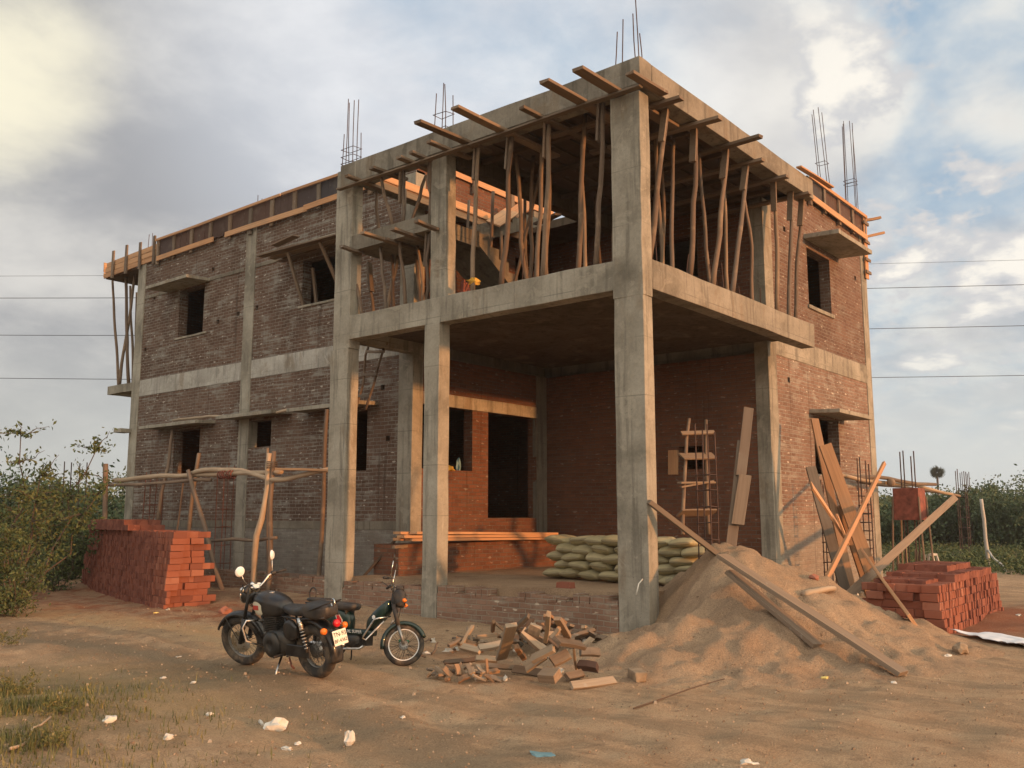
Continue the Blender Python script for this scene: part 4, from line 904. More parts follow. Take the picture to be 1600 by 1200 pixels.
# ------------------------------------------------------------------ brick stacks: every brick its own object, the rest as one mass
def brick_mesh(k):
    m = MB().box(-.112, .112, -.036, .036, -.052, .052)
    for v in m.bm.verts: v.co += Vector((random.uniform(-.005, .005), random.uniform(-.003, .003), random.uniform(-.003, .003)))
    return m.build('clay_brick', 'clay_brick', bevel=.006)
protos = [brick_mesh(k) for k in range(4)]; used_p = [False]*4
mass = MB(); BR = []
def put_brick(M): BR.append(M)
def bT(o, rz, p, face):
    """brick on edge; face 0: long side shown across, 1: end shown"""
    return Matrix.Translation(p) @ Matrix.Rotation(rz+(math.pi/2 if face else 0), 4, 'Z')
def stack(org, rz, nlong, ndeep, lays, far=False):
    """front face along local +x: headers on edge in blocks; side face along local y: stretchers"""
    Mo = Matrix.Translation(org) @ Matrix.Rotation(rz, 4, 'Z'); out = []
    for lay in range(lays):
        z = .055+.107*lay; x = random.uniform(-.015, .015); batter = .012*lay
        while x < nlong:
            blockn = random.choice((3, 3, 3, 6, 3))                     # groups of headers, now and then a stretcher
            if random.random() < .22 and x > .2:
                out.append((Mo @ bT(0, 0, Vector((x+.115, .04+batter+random.uniform(-.018, .012), z+random.uniform(-.003, .003))), 0), x, lay)); x += .234
            else:
                for _ in range(blockn):
                    if x > nlong: break
                    out.append((Mo @ bT(0, random.uniform(-.03, .03), Vector((x+.038, .115+batter+random.uniform(-.026, .016), z+random.uniform(-.004, .004))), 1), x, lay)); x += .0775
    side = []
    for lay in range(lays):
        z = .055+.107*lay; y = .25+random.uniform(-.02, .02)
        X = (lambda v: nlong-v) if far else (lambda v: v)
        while y < ndeep:
            w = random.choice((.234, .234, .155)) if ndeep-y > .22 else .155
            if w > .2: side.append((Mo @ bT(0, math.pi/2, Vector((X(.045+.012*lay+random.uniform(-.012, .010)), y+.115, z)), 0), y, lay))
            else:
                for q in range(2): side.append((Mo @ bT(0, math.pi/2, Vector((X(.118+.012*lay+random.uniform(-.02, .012)), y+.038+.077*q, z)), 0), y+.077*q, lay))
            y += w
    return Mo, out, side
# left stack: long shaded face of headers, sunlit end of stretchers at its near end
LL, LD = 5.85, .72
ML, lf, ls = stack((-.42, 13.98, -.02), math.atan2(-5.81, -1.40), LL, LD, 12, True)
MR, rf, rs = stack((2.93, -2.66, -.02), R(1.5), 3.6, 1.0, 6)
for Mo, ft, sd, L_, D_, lays in ((ML, lf, ls, LL, LD, 12), (MR, rf, rs, 3.6, 1.0, 6)):
    a = [(M, (M.translation-CAM).length) for M, x, l in ft+sd]; a.sort(key=lambda q: q[1]); BR.append(a)
nL, nR = 150, 150
indiv = [M for M, d in BR[0][:nL]]+[M for M, d in BR[1][:nR]]; rest = [M for M, d in BR[0][nL:]]+[M for M, d in BR[1][nR:]]
for i, M in enumerate(indiv):
    p = protos[i % 4]
    if not used_p[i % 4]: o = p; used_p[i % 4] = True
    else:
        o = p.copy(); COL.objects.link(o)
    o.matrix_world = M
    left = i < nL
    if left:
        loc = ML.inverted() @ M.translation; lay = int(loc.z/.107)
        if loc.x > LL-.2 and loc.y > .24: lab = f"red brick in the sunlit end of the left stack, {ORD[lay]} course up"
        else: lab = f"red brick in the shaded long side of the left stack, {ORD[lay]} course up"
    else:
        loc = MR.inverted() @ M.translation; lay = int(loc.z/.107)
        lab = f"red brick in the striped sunlit side of the right stack, {ORD[lay]} course up" if loc.y < .24 else f"red brick in the right stack's end beside the sand, {ORD[lay]} course up"
    tag(o, lab, 'brick', 'bricks in the left stack' if left else 'bricks in the right stack')
def addbrick(M):
    P = [M @ Vector((a*.112, b*.036, c*.052)) for c in (-1, 1) for a, b in ((-1, -1), (1, -1), (1, 1), (-1, 1))]; mass.hexa(P)
for M in rest: addbrick(M)
def fill(Mo, x0, x1, y0, y1, z1): mass.hexa([Mo @ Vector(p) for p in ((x0, y0, 0), (x1, y0, 0), (x1, y1, 0), (x0, y1, 0), (x0, y0, z1), (x1, y0, z1), (x1, y1, z1), (x0, y1, z1))])
fill(ML, .1, LL-.26, .26, LD, 1.2); fill(MR, .24, 3.6, .24, 1.0, .6)
def toplay(Mo, x0, x1, y0, y1, z):                                    # top courses, seen edge on
    x = x0
    while x < x1-.05:
        y = y0
        while y < y1-.05:
            M = Mo @ bT(0, random.uniform(-.04, .04), Vector((x+.038, y+.115, z+.05+random.uniform(-.012, .006))), 1); addbrick(M); y += .23
        x += .0775
toplay(ML, .1, LL-.2, .26, LD, 1.19); toplay(ML, .1, 3.4, .05, LD-.1, 1.285); toplay(ML, .3, 3.0, .06, LD-.1, 1.38)
toplay(MR, .25, 3.55, .26, 1.0, .59); toplay(MR, .9, 3.3, .05, .95, .645); toplay(MR, 1.6, 3.1, .3, 1.0, .73)
tag(mass.build('clay_bricks', 'brick_mass', bevel=0), 'remaining red clay bricks of the two stacks', 'bricks', kind='stuff')
# loose bricks and lumps
def lump(name, p, s, mat, label, cat, group=None, sq=(1, 1, .7), seed=0.0, sharp=.35):
    m = MB(); bmesh.ops.create_icosphere(m.bm, subdivisions=2, radius=1); sd_ = random.uniform(0, 90)
    for v in m.bm.verts:
        d = v.co.normalized(); k = 1+sharp*noise.noise(d*1.6+Vector((sd_, 0, 0)))+.2*noise.noise(d*4+Vector((0, sd_, 0))); v.co = Vector((d.x*sq[0], d.y*sq[1], d.z*sq[2]))*s*k
    o = m.build(name, mat, None, Matrix.Translation(Vector(p)+Vector((0, 0, s*sq[2]*.45))) @ Matrix.Rotation(random.uniform(0, 6), 4, 'Z')); return tag(o, label, cat, group)
def gp(px, py):
    p = at(px, py, 'Z', 0.0)
    for _ in range(4): p = at(px, py, 'Z', gz(p.x, p.y))
    return p
m = MB().box(-.12, .12, -.06, .06, -.045, .045, .014); tag(m.build('concrete_block', 'ash_stone', None, Matrix.Translation(on_sand(996, 1062, .04)) @ Matrix.Rotation(.9, 4, 'Z') @ Matrix.Rotation(.15, 4, 'X'), bevel=.012), 'chipped tan block lying at the foot of the sand pile', 'block')
for px, py, lab in ((338, 936, 'red broken brick lying right of the left stack'), (352, 958, 'red brick lump beside the front wheel of the motorcycle'), (1272, 905, 'reddish rag of rubble between sand pile and leaning planks')):
    lump('brick_lump', gp(px, py) if px < 1000 else on_sand(px, py), .10 if px < 1000 else .06, 'clay_brick', lab, 'brick lump')
lump('earth_lump', on_sand(1502, 1018), .095, 'ash_stone', 'brown clod at the right foot of the sand pile', 'clod', sq=(1.3, .8, .7))
# rubble under the leaning planks
for i in range(26):
    p = at(random.uniform(1225, 1400), random.uniform(880, 905), 'Y', random.uniform(.1, .7)); p.z = gz(p.x, p.y)
    lump('broken_stone', p, random.uniform(.04, .10), random.choice(('ash_stone', 'footing_brick', 'dark_concrete', 'scrap_white')), 'small piece of rubble along the foot of the side wall', 'rubble', 'rubble along the foot of the side wall')

# ------------------------------------------------------------------ pile of timber offcuts
G14 = 'timber offcuts in the scrap pile'
big = [  # px of both ends, height of each end, width, thickness, label
    ((800, 975), (782, 1030), .58, .12, .14, .05, 'scrap_wood', 'broad pale board end leaning at the left of the scrap pile'),
    ((858, 958), (852, 1002), .72, .40, .06, .05, 'scrap_wood', 'round grey stump sticking up from the top of the scrap pile'),
    ((870, 965), (888, 995), .62, .40, .09, .05, 'scrap_wood', 'upper right board end of the scrap pile'),
    ((875, 980), (862, 996), .52, .42, .05, .05, 'scrap_wood', 'short stick crossing the top of the scrap pile'),
    ((868, 1002), (912, 1008), .40, .30, .13, .05, 'used_wood', 'wide grey board lying across the right of the scrap pile'),
    ((815, 985), (855, 1020), .42, .22, .10, .07, 'scrap_wood', 'squared timber slanting down the middle of the scrap pile'),
    ((822, 980), (850, 1000), .48, .36, .09, .06, 'used_wood', 'grey batten on the upper middle of the scrap pile'),
    ((855, 1022), (820, 1045), .25, .10, .11, .05, 'scrap_wood', 'light offcut at the lower middle of the scrap pile'),
    ((905, 1018), (938, 1020), .22, .20, .10, .07, 'used_wood', 'grey beam end at the right edge of the scrap pile'),
    ((902, 1040), (935, 1042), .12, .12, .10, .09, 'dark_panel', 'dark grey block at the lower right of the scrap pile'),
    ((895, 1010), (902, 1050), .32, .03, .05, .03, 'scrap_wood', 'thin upright lath at the right of the scrap pile'),
    ((747, 1013), (790, 1005), .20, .24, .10, .05, 'scrap_wood', 'offcut on the left slope of the scrap pile'),
    ((742, 1030), (778, 1030), .10, .10, .08, .06, 'scrap_wood', 'short square offcut low at the left of the scrap pile'),
    ((757, 1040), (812, 1043), .06, .06, .06, .05, 'scrap_wood', 'long pale lath at the front left of the scrap pile'),
    ((805, 1010), (820, 1028), .30, .16, .07, .06, 'brown_plank', 'brown peg shaped offcut in the middle of the scrap pile'),
    ((838, 978), (834, 990), .52, .44, .15, .04, 'scrap_wood', 'orange tinted board end on top of the scrap pile'),
    ((845, 1055), (872, 1055), .10, .12, .16, .10, 'scrap_wood', 'square block at the front foot of the scrap pile'),
    ((800, 1045), (850, 1052), .05, .04, .10, .03, 'used_wood', 'flat dark board under the front of the scrap pile'),
    ((884, 1058), (912, 1052), .05, .06, .10, .05, 'used_wood', 'rounded slab at the front right of the scrap pile'),
    ((890, 1072), (962, 1062), .03, .03, .10, .035, 'scrap_wood', 'long flat pale board lying in front of the scrap pile'),
    ((720, 1010), (752, 1018), .10, .08, .10, .05, 'scrap_wood', 'orange tinted offcut at the far left of the scrap pile'),
    ((700, 1010), (722, 998), .06, .12, .05, .05, 'used_wood', 'grey stick at the far left end of the scrap pile'),
    ((690, 1035), (770, 1028), .04, .05, .06, .04, 'soffit_board', 'dark lath lying left of the scrap pile'),
    ((758, 1050), (780, 1048), .04, .04, .07, .04, 'brown_plank', 'little brown offcut lying before the scrap pile'),
    ((830, 1030), (868, 1012), .22, .34, .12, .05, 'scrap_wood', 'board slanting up to the right in the middle of the scrap pile'),
    ((862, 1035), (890, 1020), .18, .26, .13, .06, 'used_wood', 'grey offcut beside the thin lath of the scrap pile'),
    ((925, 1000), (972, 998), .06, .10, .07, .04, 'used_wood', 'flat stick between scrap pile and corner column')]
for (a, b, za, zb, w, th, mat, lab) in big:
    g = gp((a[0]+b[0])/2, (a[1]+b[1])/2); p = at(*a, 'Z', za); q = at(*b, 'Z', zb)
    m_ = (p+q)/2; p = m_+(p-m_)*.92; q = m_+(q-m_)*.92; plank('timber_offcut', p, q, w*.78, th*.8, mat, lab, 'offcut', G14, up=(random.uniform(-.9, -.3), random.uniform(-.7, -.2), random.uniform(.3, 1)))
for i in range(62):
    a = random.uniform(0, 2*math.pi); r = random.random()**.6; cx, cy = -1.42+.9*r*math.cos(a)*.8, .58+.9*r*math.sin(a); h = max(.02, .38*(1-r)**1.1)*random.uniform(.2, 1)
    cx += -.18*math.sin(a)*r; L = random.uniform(.14, .36); d = Vector((random.uniform(-1, 1), random.uniform(-1, 1), random.uniform(-.45, .45))).normalized()*L/2; c = Vector((cx, cy, h+.05+abs(d.z)))
    plank('timber_offcut', c-d, c+d, random.uniform(.035, .10), random.uniform(.02, .05), random.choice(('scrap_wood', 'used_wood', 'used_wood', 'used_wood', 'brown_plank', 'soffit_board')), 'small offcut jumbled among the boards of the scrap pile', 'offcut', G14, up=(random.uniform(-1, 1), random.uniform(-1, 1), 1))
for i in range(26):
    a = random.uniform(0, 6.3); r = random.random()**.6; p = Vector((-1.42+.75*r*math.cos(a), .58+.9*r*math.sin(a), .30*(1-r)*random.random()+.01)); lump('broken_stone', p, random.uniform(.025, .06), random.choice(('ash_stone', 'dark_concrete', 'clay_brick', 'scrap_white')), 'small broken lump of masonry among the boards of the scrap pile', 'rubble', 'masonry lumps in the scrap pile')
G15 = 'chips in the little kindling heap'
c0 = gp(722, 1062)
for i in range(34):
    a = random.uniform(0, 6.3); r = .36*random.random()**.7; p = c0+Vector((r*math.cos(a)*.6, r*math.sin(a)*1.2, .02+.13*(1-r/.36)*random.random())); L = random.uniform(.06, .2); d = Vector((random.uniform(-.7, .7), random.uniform(-1, 1), random.uniform(-.35, .5))).normalized()*L/2; p.z += abs(d.z)
    plank('wood_chip', p-d, p+d, random.uniform(.02, .06), random.uniform(.015, .04), random.choice(('scrap_wood', 'used_wood', 'brown_plank')), 'wood chip in the little kindling heap left of the scrap pile', 'wood chip', G15, up=(random.uniform(-1, 1), random.uniform(-1, 1), 1))
# sticks and rubbish behind the motorcycle wheel
for i in range(12):
    p = gp(random.uniform(655, 735), random.uniform(998, 1030)); d = Vector((random.uniform(-1, 1), random.uniform(-1, 1), random.uniform(-.1, .2))).normalized()*random.uniform(.1, .3)
    pole('twig', p+Vector((0, 0, .02)), p+d+Vector((0, 0, .04)), .014, .008, 'pole_wood', 'twig lying between the moped and the scrap pile', 'twig', 'twigs beside the moped', bend=.02, n=5)
pole('long_twig', gp(990, 1110)+Vector((0, 0, .015)), on_sand(1132, 1064, .02), .007, .005, 'soffit_board', 'long thin dark stick lying in front of the sand pile', 'stick', bend=.012, n=5)
pole('long_twig', gp(15, 1180)+Vector((0, 0, .04)), gp(78, 1134)+Vector((0, 0, .06)), .012, .008, 'pale_pole', 'pale dry stem in the grass at the lower left', 'stick', bend=.04, n=5)
# litter: crumpled scraps
def scrap(px, py, s, mat, label, sq=(1.3, .8, .45)):
    p = on_sand(px, py); p.z -= s*.1; return lump('paper_scrap', p, s*.82, mat, label, 'scrap', 'pale scraps on the dirt', sq=sq, sharp=.9)
for a in ((430, 1140, .085, 'scrap_white', 'largest pale crumpled bag on the dirt in the foreground', (1.3, 1.0, .75)), (546, 1163, .065, 'scrap_white', 'upright pale scrap standing on the dirt in the foreground', (.6, .6, 1.3)),
          (408, 1132, .045, 'scrap_white', 'narrow scrap beside the largest crumpled bag', (1.7, .4, .6)), (172, 1125, .06, 'scrap_white', 'pale scrap by the grass at the lower left', (1.3, .8, .6)), (262, 1155, .045, 'scrap_white', 'pale scrap at the lower left, right of the grass', (1, .8, .8)),
          (448, 1171, .04, 'scrap_white', 'flat white scrap below the crumpled bag', (1.4, .7, .5)), (466, 1163, .035, 'scrap_white', 'small white scrap right below the crumpled bag', (1.2, .7, .5)), (327, 1117, .04, 'scrap_white', 'yellowish white scrap left of the crumpled bag', (1.4, .7, .5)),
          (302, 1068, .035, 'scrap_white', 'tiny white scrap on the wheel track', (1.1, .8, .5)), (1290, 1059, .045, 'scrap_yellow', 'yellow scrap at the foot of the sand pile', (1.4, 1, .3)), (1396, 1067, .045, 'scrap_white', 'white scrap beside the end of the longest plank', (1.5, .8, .3)),
          (1481, 1025, .04, 'scrap_white', 'white scrap below the right end of the sand pile', (1.3, .8, .5)), (850, 1180, .09, 'scrap_blue', 'flat bluish plastic scrap at the bottom edge', (1.8, .7, .22)), (1170, 1194, .05, 'scrap_white', 'white scrap at the bottom edge right of the middle', (1.4, .9, .5)),
          (790, 1063, .04, 'scrap_white', 'white scrap in front of the kindling heap', (.7, .6, 1.0)), (876, 1052, .04, 'scrap_white', 'white paper cup beside the square block', (.8, .8, 1.1)), (700, 1018, .06, 'scrap_white', 'white bag scrap between moped and scrap pile', (1.2, .8, .6)),
          (712, 1016, .05, 'scrap_white', 'second white scrap between moped and scrap pile', (1.1, .8, .6)), (667, 1021, .045, 'scrap_white', 'white scrap right beside the moped wheel', (1.3, .7, .5)), (677, 1004, .05, 'scrap_white', 'pale rag behind the moped wheel', (.8, .5, 1.0)),
          (243, 958, .04, 'scrap_yellow', 'yellowish scrap at the corner of the left brick stack', (1.3, .8, .5)), (263, 953, .04, 'scrap_white', 'white scrap at the foot of the sunlit brick face', (1.4, .8, .5)), (629, 1122, .03, 'scrap_white', 'tiny pale scrap in the middle foreground', (1.2, .8, .5)),
          (1592, 962, .06, 'scrap_white', 'white scrap at the right edge behind the brick stack', (1.4, .8, .4)), (255, 1060, .03, 'scrap_white', 'tiny pale scrap left of the wheel track', (1.2, .9, .5)), (280, 1027, .035, 'scrap_white', 'tiny white scrap in the wheel track', (1.2, .9, .4))):
    scrap(*a)
# many small stones and crumbs of brick: nobody could count them
def crumbs():
    m = MB()
    for i in range(5200):
        if i < 4200: p = Vector((random.uniform(-8.5, -.2), random.uniform(-5, 9), 0))
        else: p = Vector((random.gauss(-1.2, .9), random.gauss(2.5, 5), 0))
        if p.x > .2: continue
        p.z = gz(p.x, p.y)+.003
        if -3.3 < p.x < 3.9 and -4.3 < p.y < 1.5: p.z = max(p.z, sand_top(p.x, p.y)+.002)
        s = random.uniform(.004, .011)*(2.0 if random.random() < .04 else 1)
        pts = [p+Vector((random.uniform(-1, 1), random.uniform(-1, 1), 0)).normalized()*s*random.uniform(.6, 1.2) for _ in range(4)]; a = [i_*math.pi/2+random.uniform(-.4, .4) for i_ in range(4)]
        q = [m.bm.verts.new(p+Vector((math.cos(t)*s, math.sin(t)*s, -s*.3))) for t in a]; w = [m.bm.verts.new(p+Vector((math.cos(t)*s*.6+random.uniform(-.2, .2)*s, math.sin(t)*s*.6, s*random.uniform(.5, .9)))) for t in a]
        for k in range(4): m.bm.faces.new((q[k], q[(k+1) % 4], w[(k+1) % 4], w[k]))
        m.bm.faces.new(w)
    tag(m.build('pebbles', 'grit'), 'small stones and crumbs scattered over the dirt', 'pebbles', kind='stuff')
crumbs()
# white sheet at the right edge
def sheet():
    m = MB(); n1, n2 = 60, 22; a, b = Vector((2.9, -2.8, 0)), Vector((2.0, -5.2, 0)); d = b-a; s = Vector((-.94, .3, 0)); g = []
    for i in range(n1+1):
        f = i/n1; row = []
        wd = .2+.6*min(1, f*2.2)
        for j in range(n2+1):
            q = (j/n2-.35)*wd; p = a+d*f+s*q; z = max(gz(p.x, p.y), sand_top(p.x, p.y))+.02+.055*abs(noise.noise((p.x*2.6+1, p.y*2.6, 4)))+.05*abs(noise.noise((p.x*7, p.y*2, 9)))+.06*math.sin(math.pi*j/n2)*abs(noise.noise((f*5, 2, 1)))
            row.append(m.bm.verts.new((p.x+.03*noise.noise((f*9, j*.2, 2)), p.y, z)))
        g.append(row)
    for i in range(n1):
        for j in range(n2): m.bm.faces.new((g[i][j], g[i+1][j], g[i+1][j+1], g[i][j+1]))
    o = m.build('plastic_sheet', 'sheet_white', smooth=True); k = o.modifiers.new('thick', 'SOLIDIFY'); k.thickness = .006
    tag(o, 'crumpled white sheet lying on the dirt at the right edge', 'sheet')
sheet()
# upstairs clutter: yellow cloth, red debris, blue-green rag in the window
lump('yellow_cloth', at(742, 443, 'X', .16), .075, 'cloth_yellow', 'crumpled yellow cloth on the upper porch beam', 'cloth', sq=(.5, 1.6, .7), sharp=1.1)
for i in range(7):
    a = at(random.uniform(712, 728), random.uniform(440, 450), 'X', .45); a.z = ST_; b = a+Vector((random.uniform(-.1, .2), random.uniform(-.25, .25), random.uniform(.1, .45)))
    plank('broken_board', a, b, .07, .03, 'shutter_red', 'reddish splintered board in the heap beside the middle column upstairs', 'board', 'splintered boards beside the middle column upstairs', up=(-1, 0, .3))
lump('yellow_cloth', Vector((2.62, PW+.05, 2.4)), .10, 'cloth_yellow', 'small yellow bundle on the porch window sill', 'cloth', sq=(1.5, .6, .6), sharp=.9)
lump('blue_rag', Vector((2.98, PW+.10, 2.4)), .09, 'scrap_blue', 'dull blue rag in the corner of the porch window', 'rag', sq=(.7, .5, 1.8), sharp=.8)
for i, (x, y) in enumerate([(1.2, .5), (1.5, 1.4), (.7, 2.6), (2.4, .6), (3.3, .5), (4.1, .6), (4.7, .5), (2.0, .45), (3.9, .9), (1.0, 1.0), (1.6, 3.1), (2.7, .4)]):
    MBx = MB().tube([(x, y, ST_-.02), (x+.02, y, ST_+.3), (x+random.uniform(-.06, .06), y+random.uniform(-.05, .05), ST_+random.uniform(.45, .8))], .008, 5); tag(MBx.build('rebar_stub', 'rebar'), 'short rebar stub standing on the upper porch floor', 'rebar', 'rebar stubs on the upper porch floor')
m = MB().box(-.12, .12, -.06, .06, 0, .08, .006); tag(m.build('clay_brick', 'clay_brick', None, Matrix.Translation(at(884, 919, 'X', .4)) @ Matrix.Rotation(1.5, 4, 'Z')), 'single red brick lying on the low porch wall', 'brick')
m = MB().tube([at(1004, 905, 'Y', -.03), at(998, 912, 'Y', -.05), at(994, 930, 'Y', -.05)], .008, 6); tag(m.build('loose_rope', 'scrap_white', smooth=True), 'thin white rope hanging at the foot of the corner column', 'rope')

# ------------------------------------------------------------------ power lines behind the house
for i, (y0, y1, D, r) in enumerate([(438, 401, 34, .005), (471, 441, 31, .0085), (527, 507, 31, .0085), (591, 588, 31, .0085)]):
    a = CAM+dirpx(-500, y0+1)*D*1.12; b = CAM+dirpx(2100, y1-3)*D*1.12; m = MB(); pts = []
    for k in range(25):
        f = k/24; p = a.lerp(b, f); pts.append((p.x, p.y, p.z-.0*f))
    sag = .25
    pts = [(x, y, z-sag*4*f*(1-f)+sag*.6) for (x, y, z), f in zip(pts, [k/24 for k in range(25)])]
    m.tube(pts, r, 5); tag(m.build('power_line', 'wire', smooth=True), ['faint uppermost power line behind the house', 'second power line from the top behind the house', 'third power line from the top behind the house', 'lowest power line behind the house'][i], 'power line', 'power lines behind the house')

# ------------------------------------------------------------------ vegetation
def leaf(m, p, s, asp=.5, nrm=None):
    d = Vector((random.gauss(0, 1), random.gauss(0, 1), random.gauss(0, .7))).normalized(); u = d.orthogonal().normalized(); u = Matrix.Rotation(random.uniform(0, 6.28), 3, d) @ u; v = d.cross(u)
    q = [m.bm.verts.new(p+u*s*.5*a+v*s*asp*.5*b+d*s*.08*abs(b)) for a, b in ((-1, 0), (-.1, -1), (1, 0), (-.1, 1))]; m.bm.faces.new(q)
def limb(m, a, b, r0, r1, wob=.12, n=6):
    pts = []; s0 = random.uniform(0, 99); L = (b-a).length
    for i in range(n+1):
        f = i/n; e = math.sin(math.pi*min(1, f*1.2))*wob*L; pts.append(a.lerp(b, f)+Vector((noise.noise((s0, f*3, 0)), noise.noise((s0, f*3, 5)), noise.noise((s0, f*3, 9))))*e)
    m.tube(pts, [r0+(r1-r0)*i/n for i in range(n+1)], 6); return pts
def shrub(name, label, cat, base, h, w, nst, nsub, nleaf, ls, mat, group=None, flat=.55, lean=Vector((0, 0, 0)), asp=.45, twigs=True, low=.05, density=1.0):
    """stems that fork, fork again, and carry sprays of small leaves along the twigs"""
    t = thing(name, label, cat, base, group=group); tr, lv = MB(), MB()
    for i in range(nst):
        a = 2*math.pi*(i+random.random()*.7)/nst; rr = w*random.uniform(.25, .62); top = Vector((math.cos(a)*rr, math.sin(a)*rr, h*random.uniform(.55, 1.0)))+lean*random.uniform(.6, 1.1)
        st = limb(tr, Vector((math.cos(a)*.12*w*.3, math.sin(a)*.12*w*.3, -.05)), top, .013*h*.5, .005*h*.5, .16)
        for j in range(nsub):
            k = random.uniform(low, 1); ip = min(len(st)-1, int(k*len(st))); o = st[ip]; d = Vector((random.gauss(0, 1), random.gauss(0, 1), random.gauss(.35, flat))).normalized(); L = w*random.uniform(.16, .42)*(1.15-.45*k)
            if o.z+d.z*L < .05: d.z = abs(d.z)
            tw = limb(tr, o, o+d*L, .006*h*.5, .002*h*.5, .18, 4)
            nl = int(nleaf*random.uniform(.4, 1.3)*density)
            for q in range(nl):
                f = random.uniform(.12, 1.05); p = tw[min(4, int(f*4))]+Vector((random.gauss(0, 1), random.gauss(0, 1), random.gauss(0, .7)))*L*.20
                if p.z > .02: leaf(lv, p, ls*random.uniform(.6, 1.35), asp)
    tr.build('trunk', 'bark', t, smooth=True); lv.build('crown', mat, t)
    return t
def far_at(px, py, D):
    d = dirpx(px, py); d = d/ (d.dot(FW)); p = CAM+d*D; return Vector((p.x, p.y, gz(p.x, p.y) if abs(p.x) < 90 and abs(p.y) < 90 else 0)), D/FPX
# left foreground thicket of thorn bush
GB = 'bushes at the left edge'
lb = [(10, 17.5, 2.3, 1.9, 'tall thorn bush reaching into the sky at the left edge', 6, 18, 28), (88, 19.0, 1.9, 1.3, 'thorn bush with thin upright twigs in front of the brick stack', 5, 16, 30), (22, 14.5, 1.15, 1.2, 'low dense bush at the left edge of the dirt track', 6, 18, 34),
      (-30, 14.5, 1.5, 1.2, 'bush cut off by the left edge of the picture', 5, 20, 46), (110, 21, 1.5, 1.3, 'bush behind the end of the brick stack', 5, 24, 55), (-20, 20, 2.0, 2.4, 'wide bush behind the tall thorn bush', 6, 26, 60)]
for px, D, h, w, lab, a, b, c in lb:
    p, s = far_at(px, 900, D); shrub('thorn_bush', lab, 'bush', p, h, w, a, b, c, .062*D/15, 'bush_leaf', GB)
p, s = far_at(30, 900, 16); shrub('thorn_tree', 'slender leaning branch tree over the bushes at the left edge', 'tree', p, 3.15, 1.7, 5, 16, 30, .085, 'bush_leaf', GB, lean=Vector((.2, -.3, .2)), low=.55)
for i, (px, D, h, w) in enumerate([(150, 34, 2.5, 4.5), (60, 42, 2.8, 6.0), (185, 48, 3.2, 5.0), (-40, 40, 3.4, 6)]):
    p, s = far_at(px, 840, D); shrub('scrub_tree', ['low scrub tree behind the left bushes near the wall', 'wide scrub tree far behind the left bushes', 'scrub tree just left of the house corner', 'scrub tree behind the left edge'][i], 'tree', p, h, w, 7, 24, 60, .20, 'thicket_leaf', 'scrub trees left of the house')
# weeds and grass at the lower left
def grass():
    m = MB()
    for i in range(17000):
        p = Vector((random.gauss(-7.2, .6), random.gauss(1.6, 1.1), 0)); 
        if noise.noise((p.x*1.5, p.y*1.5, 2))+.4*noise.noise((p.x*5, p.y*5, 2)) < random.uniform(-.3, .22): continue
        p.z = gz(p.x, p.y)-.005; h = random.uniform(.015, .08)*(1+.8*noise.noise((p.x*2, p.y*2, 6))); a = random.uniform(0, 6.28); d = Vector((math.cos(a), math.sin(a), 0)); wv = Vector((-d.y, d.x, 0))*random.uniform(.002, .005); b = d*h*random.uniform(.1, .7)
        v = [m.bm.verts.new(q) for q in (p-wv, p+wv, p+b*.4+wv*.7+Vector((0, 0, h*.6)), p+b+Vector((0, 0, h)), p+b*.4-wv*.7+Vector((0, 0, h*.6)))]; m.bm.faces.new(v)
    tag(m.build('grass', 'grass_blade'), 'short weedy grass at the lower left', 'grass', kind='stuff')
grass()
for i, (px, py, h, w, lab) in enumerate([(30, 1085, .14, .30, 'leafy green weed at the lower left edge'), (85, 1120, .12, .28, 'yellowing weed right of the leafy green weed'), (70, 1170, .14, .30, 'dark green weed at the bottom left corner'), (15, 1010, .20, .3, 'dry orange tinted weed at the left edge above the grass')]):
    p = gp(px, py); shrub('weed', lab, 'weed', p, h, w, 7, 9, 12, .026, 'grass_blade', 'weeds at the lower left', asp=.35)
# thicket right of the house: separate thorn trees
GT = 'thorn trees in the thicket right of the house'
rt = [(1395, 46, 2.0, 4.2), (1440, 50, 2.2, 4.4), (1485, 54, 2.0, 4.8), (1530, 47, 2.0, 4.4), (1580, 44, 2.7, 4.2), (1632, 42, 2.4, 4.6), (1500, 62, 2.2, 5.8), (1585, 66, 3.3, 5.4), (1405, 62, 2.3, 5.6), (1660, 50, 3.0, 5.8)]
for i, (px, D, h, w) in enumerate(rt):
    p, s = far_at(px, 850, D); shrub('thorn_tree', ['dark thorn tree right beside the house corner', 'thorn tree behind the raised box shutter', 'thorn tree below the palm', 'low thorn tree left of the white post', 'tall thorn tree behind the white post', 'thorn tree cut off by the right edge', 'rear thorn tree between palm and white post', 'tallest rear thorn tree near the right edge', 'rear thorn tree behind the house corner', 'thorn tree outside the right edge'][i], 'tree', p, h, w, 9, 30, 88, .17*D/46, 'thicket_leaf', GT, asp=.5)
